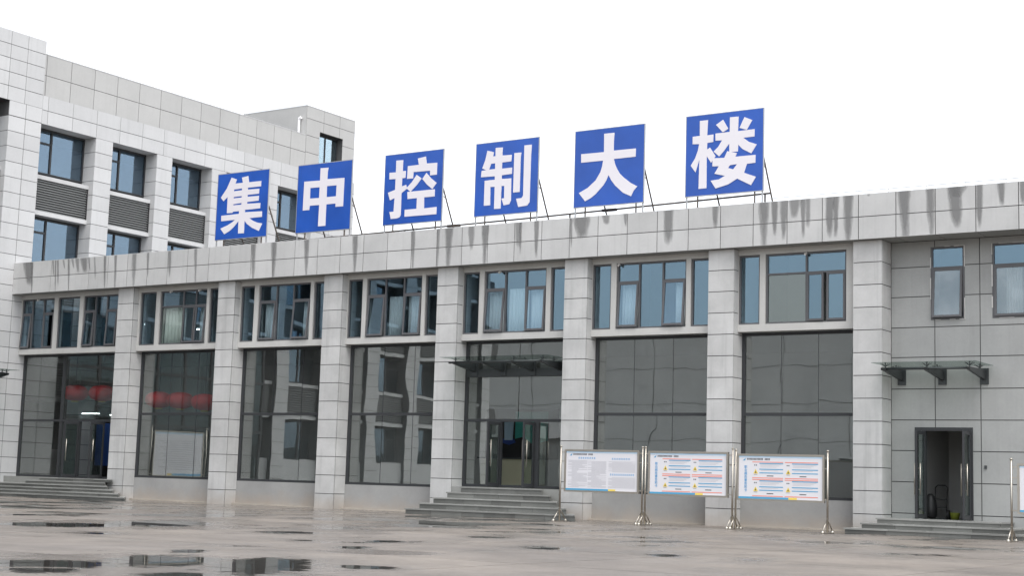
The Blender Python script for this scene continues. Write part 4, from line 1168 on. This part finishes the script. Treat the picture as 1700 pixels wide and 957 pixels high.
def curtain(x0, x1, y, z0, z1, label, folds=6, amp=.035, taper=0.0):
    mb = MB()
    n_ = folds * 8
    vs, fs = [], []
    ph = R.random() * 6
    for k, z in enumerate((z1, z1 - .25, (z0 + z1) / 2, z0)):
        sc = 1 - taper * (0, .1, .75, 1)[k]
        for i in range(n_ + 1):
            u = i / n_
            xx = x0 + (x1 - x0) * u * sc
            vs.append((xx, y + amp * math.sin(ph + u * folds * 6.28 + .5 * math.sin(3 * u + k)) * (.5 + .25 * k), z))
    for k in range(3):
        for i in range(n_):
            a_ = k * (n_ + 1) + i
            fs.append((a_, a_ + 1, a_ + n_ + 2, a_ + n_ + 1))
    o = obj('curtain', mb.add(vs, fs), M['curtain'], None, True)
    sm = o.modifiers.new('cloth', 'SOLIDIFY'); sm.thickness = .006
    return tag(o, label, 'curtain', 'pale curtains behind the upper windows')
yc = .56
curtain(-26.18, -25.16, yc, 5.6, 6.9, 'bright white curtain filling the left pane of the second upper window', 6)
curtain(-24.45, -24.02, yc, 5.6, 6.9, 'pale curtain strip at the right light of the second upper window', 3, taper=.3)
curtain(-21.38, -20.75, yc, 5.6, 6.88, 'pale curtain behind the left sash of the third upper window from the left', 5)
curtain(-19.60, -19.2, yc, 5.6, 6.88, 'pale curtain gathered at the right of the third upper window from the left', 3)
curtain(-15.95, -15.25, yc, 5.6, 6.9, 'pale curtain in the middle pane of the fourth upper window from the left', 6, taper=.25)
curtain(-15.15, -14.55, yc, 5.6, 6.88, 'pale curtain behind the right sash of the fourth upper window from the left', 5)
curtain(-12.0, -11.35, yc, 5.6, 6.88, 'pale curtain behind the left sash above the middle canopy', 5)
curtain(-11.28, -10.57, yc, 5.6, 6.95, 'pale curtain in the tall middle pane above the middle canopy', 6)
curtain(-10.5, -9.85, yc, 5.6, 6.88, 'pale curtain behind the right sash above the middle canopy', 5)
curtain(-7.28, -6.68, yc, 5.6, 6.9, 'pale curtain behind the left sash of the upper window above the first notice board', 5, taper=.15)
curtain(-5.55, -5.14, yc, 5.6, 6.9, 'pale curtain strip behind the right sash of the upper window above the first notice board', 3)
curtain(3.75, 4.15, 1.0, 5.6, 6.9, 'pale curtain behind the window at the far right edge', 6)

# reception desk and picture wall behind the middle door
t = thing('reception_desk', (-12.6, 3.8, .70), 'pale beige reception desk straight behind the open middle door', 'desk')
obj('desk_front', MB().box(-14.2, -12.0, 3.5, 3.56, .705, 1.78), M['desk'], t)
obj('desk_top', MB().box(-14.3, -11.9, 3.44, 4.1, 1.781, 1.83), M['darksteel'], t)
obj('desk_side', MB().box(-14.2, -14.14, 3.561, 4.05, .705, 1.78).box(-12.06, -12.0, 3.561, 4.05, .705, 1.78), M['desk'], t)
t = thing('wall_picture', (-14.7, 6.7, 2.0), 'dark green landscape picture with a pale waterfall behind the desk', 'picture')
obj('canvas', MB().box(-16.2, -13.2, 6.70, 6.78, 1.85, 3.6), M['black'], t)
pc = MB()
pc.prism([(-14.95, 2.55), (-14.6, 2.62), (-14.2, 2.35), (-13.6, 2.5), (-13.6, 3.5), (-14.95, 3.5)], lambda u, v, dd: (u, 6.69 + dd, v), .009)
obj('painted_hills', pc, M['teal'], t)
obj('painted_fall', MB().prism([(-15.40, 2.5), (-15.05, 2.5), (-15.02, 3.2), (-15.42, 3.2)], lambda u, v, dd: (u, 6.685 + dd, v), .014), M['p_pale'], t)
obj('painted_pool', MB().prism([(-15.55, 2.42), (-15.2, 2.33), (-14.92, 2.42), (-15.0, 2.55), (-15.5, 2.55)], lambda u, v, dd: (u, 6.687 + dd, v), .012), M['bluepaint'], t)
# blue display in the left corner hall
t = thing('display_wall', (-34.0 + 1.9, 4.2, .7), 'blue display board standing inside the left corner hall', 'display')
obj('display_panel', MB().box(-33.6, -32.0, 4.2, 4.26, 1.2, 2.9), M['screen'], t)
obj('stand', MB().box(-33.5, -33.4, 4.21, 4.25, .70, 1.199).box(-32.2, -32.1, 4.21, 4.25, .70, 1.199), M['darksteel'], t)

# hand truck with a dark bag, and a bucket, inside the right door
t = thing('hand_truck', (1.75, 1.55, .39), 'black two wheeled hand truck with a dark bag inside the right door', 'hand truck')
hf = MB()
for x in (1.60, 1.92): hf.tube((x, 1.70, .55), (x, 1.80, 1.22), .016, 8)
hf.tube((1.60, 1.80, 1.22), (1.66, 1.81, 1.28), .016, 8).tube((1.66, 1.81, 1.28), (1.86, 1.81, 1.28), .016, 8).tube((1.86, 1.81, 1.28), (1.92, 1.80, 1.22), .016, 8)
for z, y_ in ((.70, 1.72), (.92, 1.755)): hf.tube((1.60, y_, z), (1.92, y_, z), .012, 8)
obj('frame', hf, M['black'], t, True)
obj('toe_plate', MB().box(1.56, 1.96, 1.42, 1.69, .40, .412), M['darksteel'], t)
for x in (1.54, 1.98):
    obj('wheel', MB().tube((x - .03, 1.70, .51), (x + .03, 1.70, .51), .12, 16), M['black'], t)
t2 = MB()
t2.lathe((1.56, 1.50, .413), [(.13, 0), (.17, .06), (.18, .25), (.15, .45), (.10, .58), (.05, .64)], 14)
tag(obj('bag', t2, M['black'], None, True), 'bulging black bag leaning on the hand truck inside the right door', 'bag')
t = thing('bucket', (2.20, 1.65, .39), 'yellow green bucket on the floor inside the right door', 'bucket')
obj('pail', MB().lathe((2.16, 1.65, .391), [(.10, 0), (.13, .17), (.135, .185)], 16), M['bucket'], t, True)
obj('bail', MB().tube((2.03, 1.65, .56), (2.16, 1.60, .65), .006, 6).tube((2.16, 1.60, .65), (2.29, 1.65, .56), .006, 6), M['galv'], t)

# ------------------------------------------------------------------ low hills far behind the camera (they show in the door glass)
vs, fs = [], []
rr = random.Random(11)
nx_ = 120
for i in range(nx_ + 1):
    u = i / nx_
    x = -520 + 1000 * u
    h = 9 + 5 * math.sin(u * 9) + 4 * math.sin(u * 23 + 1) + 3 * rr.random()
    vs += [(x, -235, -.03), (x, -275 + 8 * math.sin(u * 14), max(h, 3)), (x, -380, -.03)]
for i in range(nx_):
    a = 3 * i
    fs += [(a, a + 3, a + 4, a + 1), (a + 1, a + 4, a + 5, a + 2)]
tag(obj('hills', MB().add(vs, fs), M['hill']), kind='structure')

# ------------------------------------------------------------------ hall and shed behind the camera, made up for the lower glass to mirror
ob = thing('added_hall', (-50, -82, 0), 'added grey panelled hall across the yard, unseen, made up for the glass to reflect', 'building')
OX0, OX1, OY, OZ = -88.0, -14.0, -75.0, 14.0
hc = []
for k in range(9):
    hc.append((OX0 + 5 + 7.6 * k, OX0 + 8.2 + 7.6 * k, 1.2, 3.6))
mb = MB()
for x0, x1, z0, z1 in rect_minus((OX0, OX1, 0, OZ), hc): mb.box(x0, x1, OY - .6, OY, z0, z1)
mb.box(OX0, OX1, -95, -94.5, 0, OZ).box(OX0, OX0 + .5, -94.4, OY - .61, 0, OZ).box(OX1 - .5, OX1, -94.4, OY - .61, 0, OZ).box(OX0 + .51, OX1 - .51, -94.4, OY - .61, OZ - .6, OZ - .1)
obj('wall', mb, M['opp'], ob)
jm = MB()
for k in range(1, 13): jm.box(OX0 + 5.9 * k - .015, OX0 + 5.9 * k + .015, OY + .001, OY + .02, 3.8, OZ)
for z in (5.0, 8.0, 11.0): jm.box(OX0, OX1, OY + .021, OY + .03, z - .015, z + .015)
o = obj('cover_strips', jm, M['joint'], ob); o['kind'] = 'stuff'
for x0, x1, z0, z1 in hc:
    w = obj('window', MB().box(x0, x1, OY - .3, OY - .25, z0, z0 + .08).box(x0, x1, OY - .3, OY - .25, z1 - .08, z1).box(x0, x0 + .08, OY - .3, OY - .25, z0 + .08, z1 - .08).box(x1 - .08, x1, OY - .3, OY - .25, z0 + .08, z1 - .08), M['frame'], ob)
    obj('pane', MB().box(x0 + .08, x1 - .08, OY - .29, OY - .28, z0 + .08, z1 - .08), M['glass_grey'], w)
# low dark shed added before that hall for a dark band in reflections
sd = thing('added_shed', (-56, -66, 0), 'added low dark shed with a pitched roof across the yard, unseen, made up for reflections', 'shed')
obj('shed_wall', MB().box(-63, -49, -69, -64, 0, 4.6), M['greywall'], sd)
obj('shed_roof', MB().prism([(-70, 4.6), (-63.4, 4.6), (-66.7, 6.2)], lambda u, v, dd: (-63.4 + dd, u, v + .01), 14.8), M['roofing'], sd)
obj('shed_door', MB().box(-58, -54.5, -63.99, -63.92, 0, 3.4), M['darksteel'], sd)
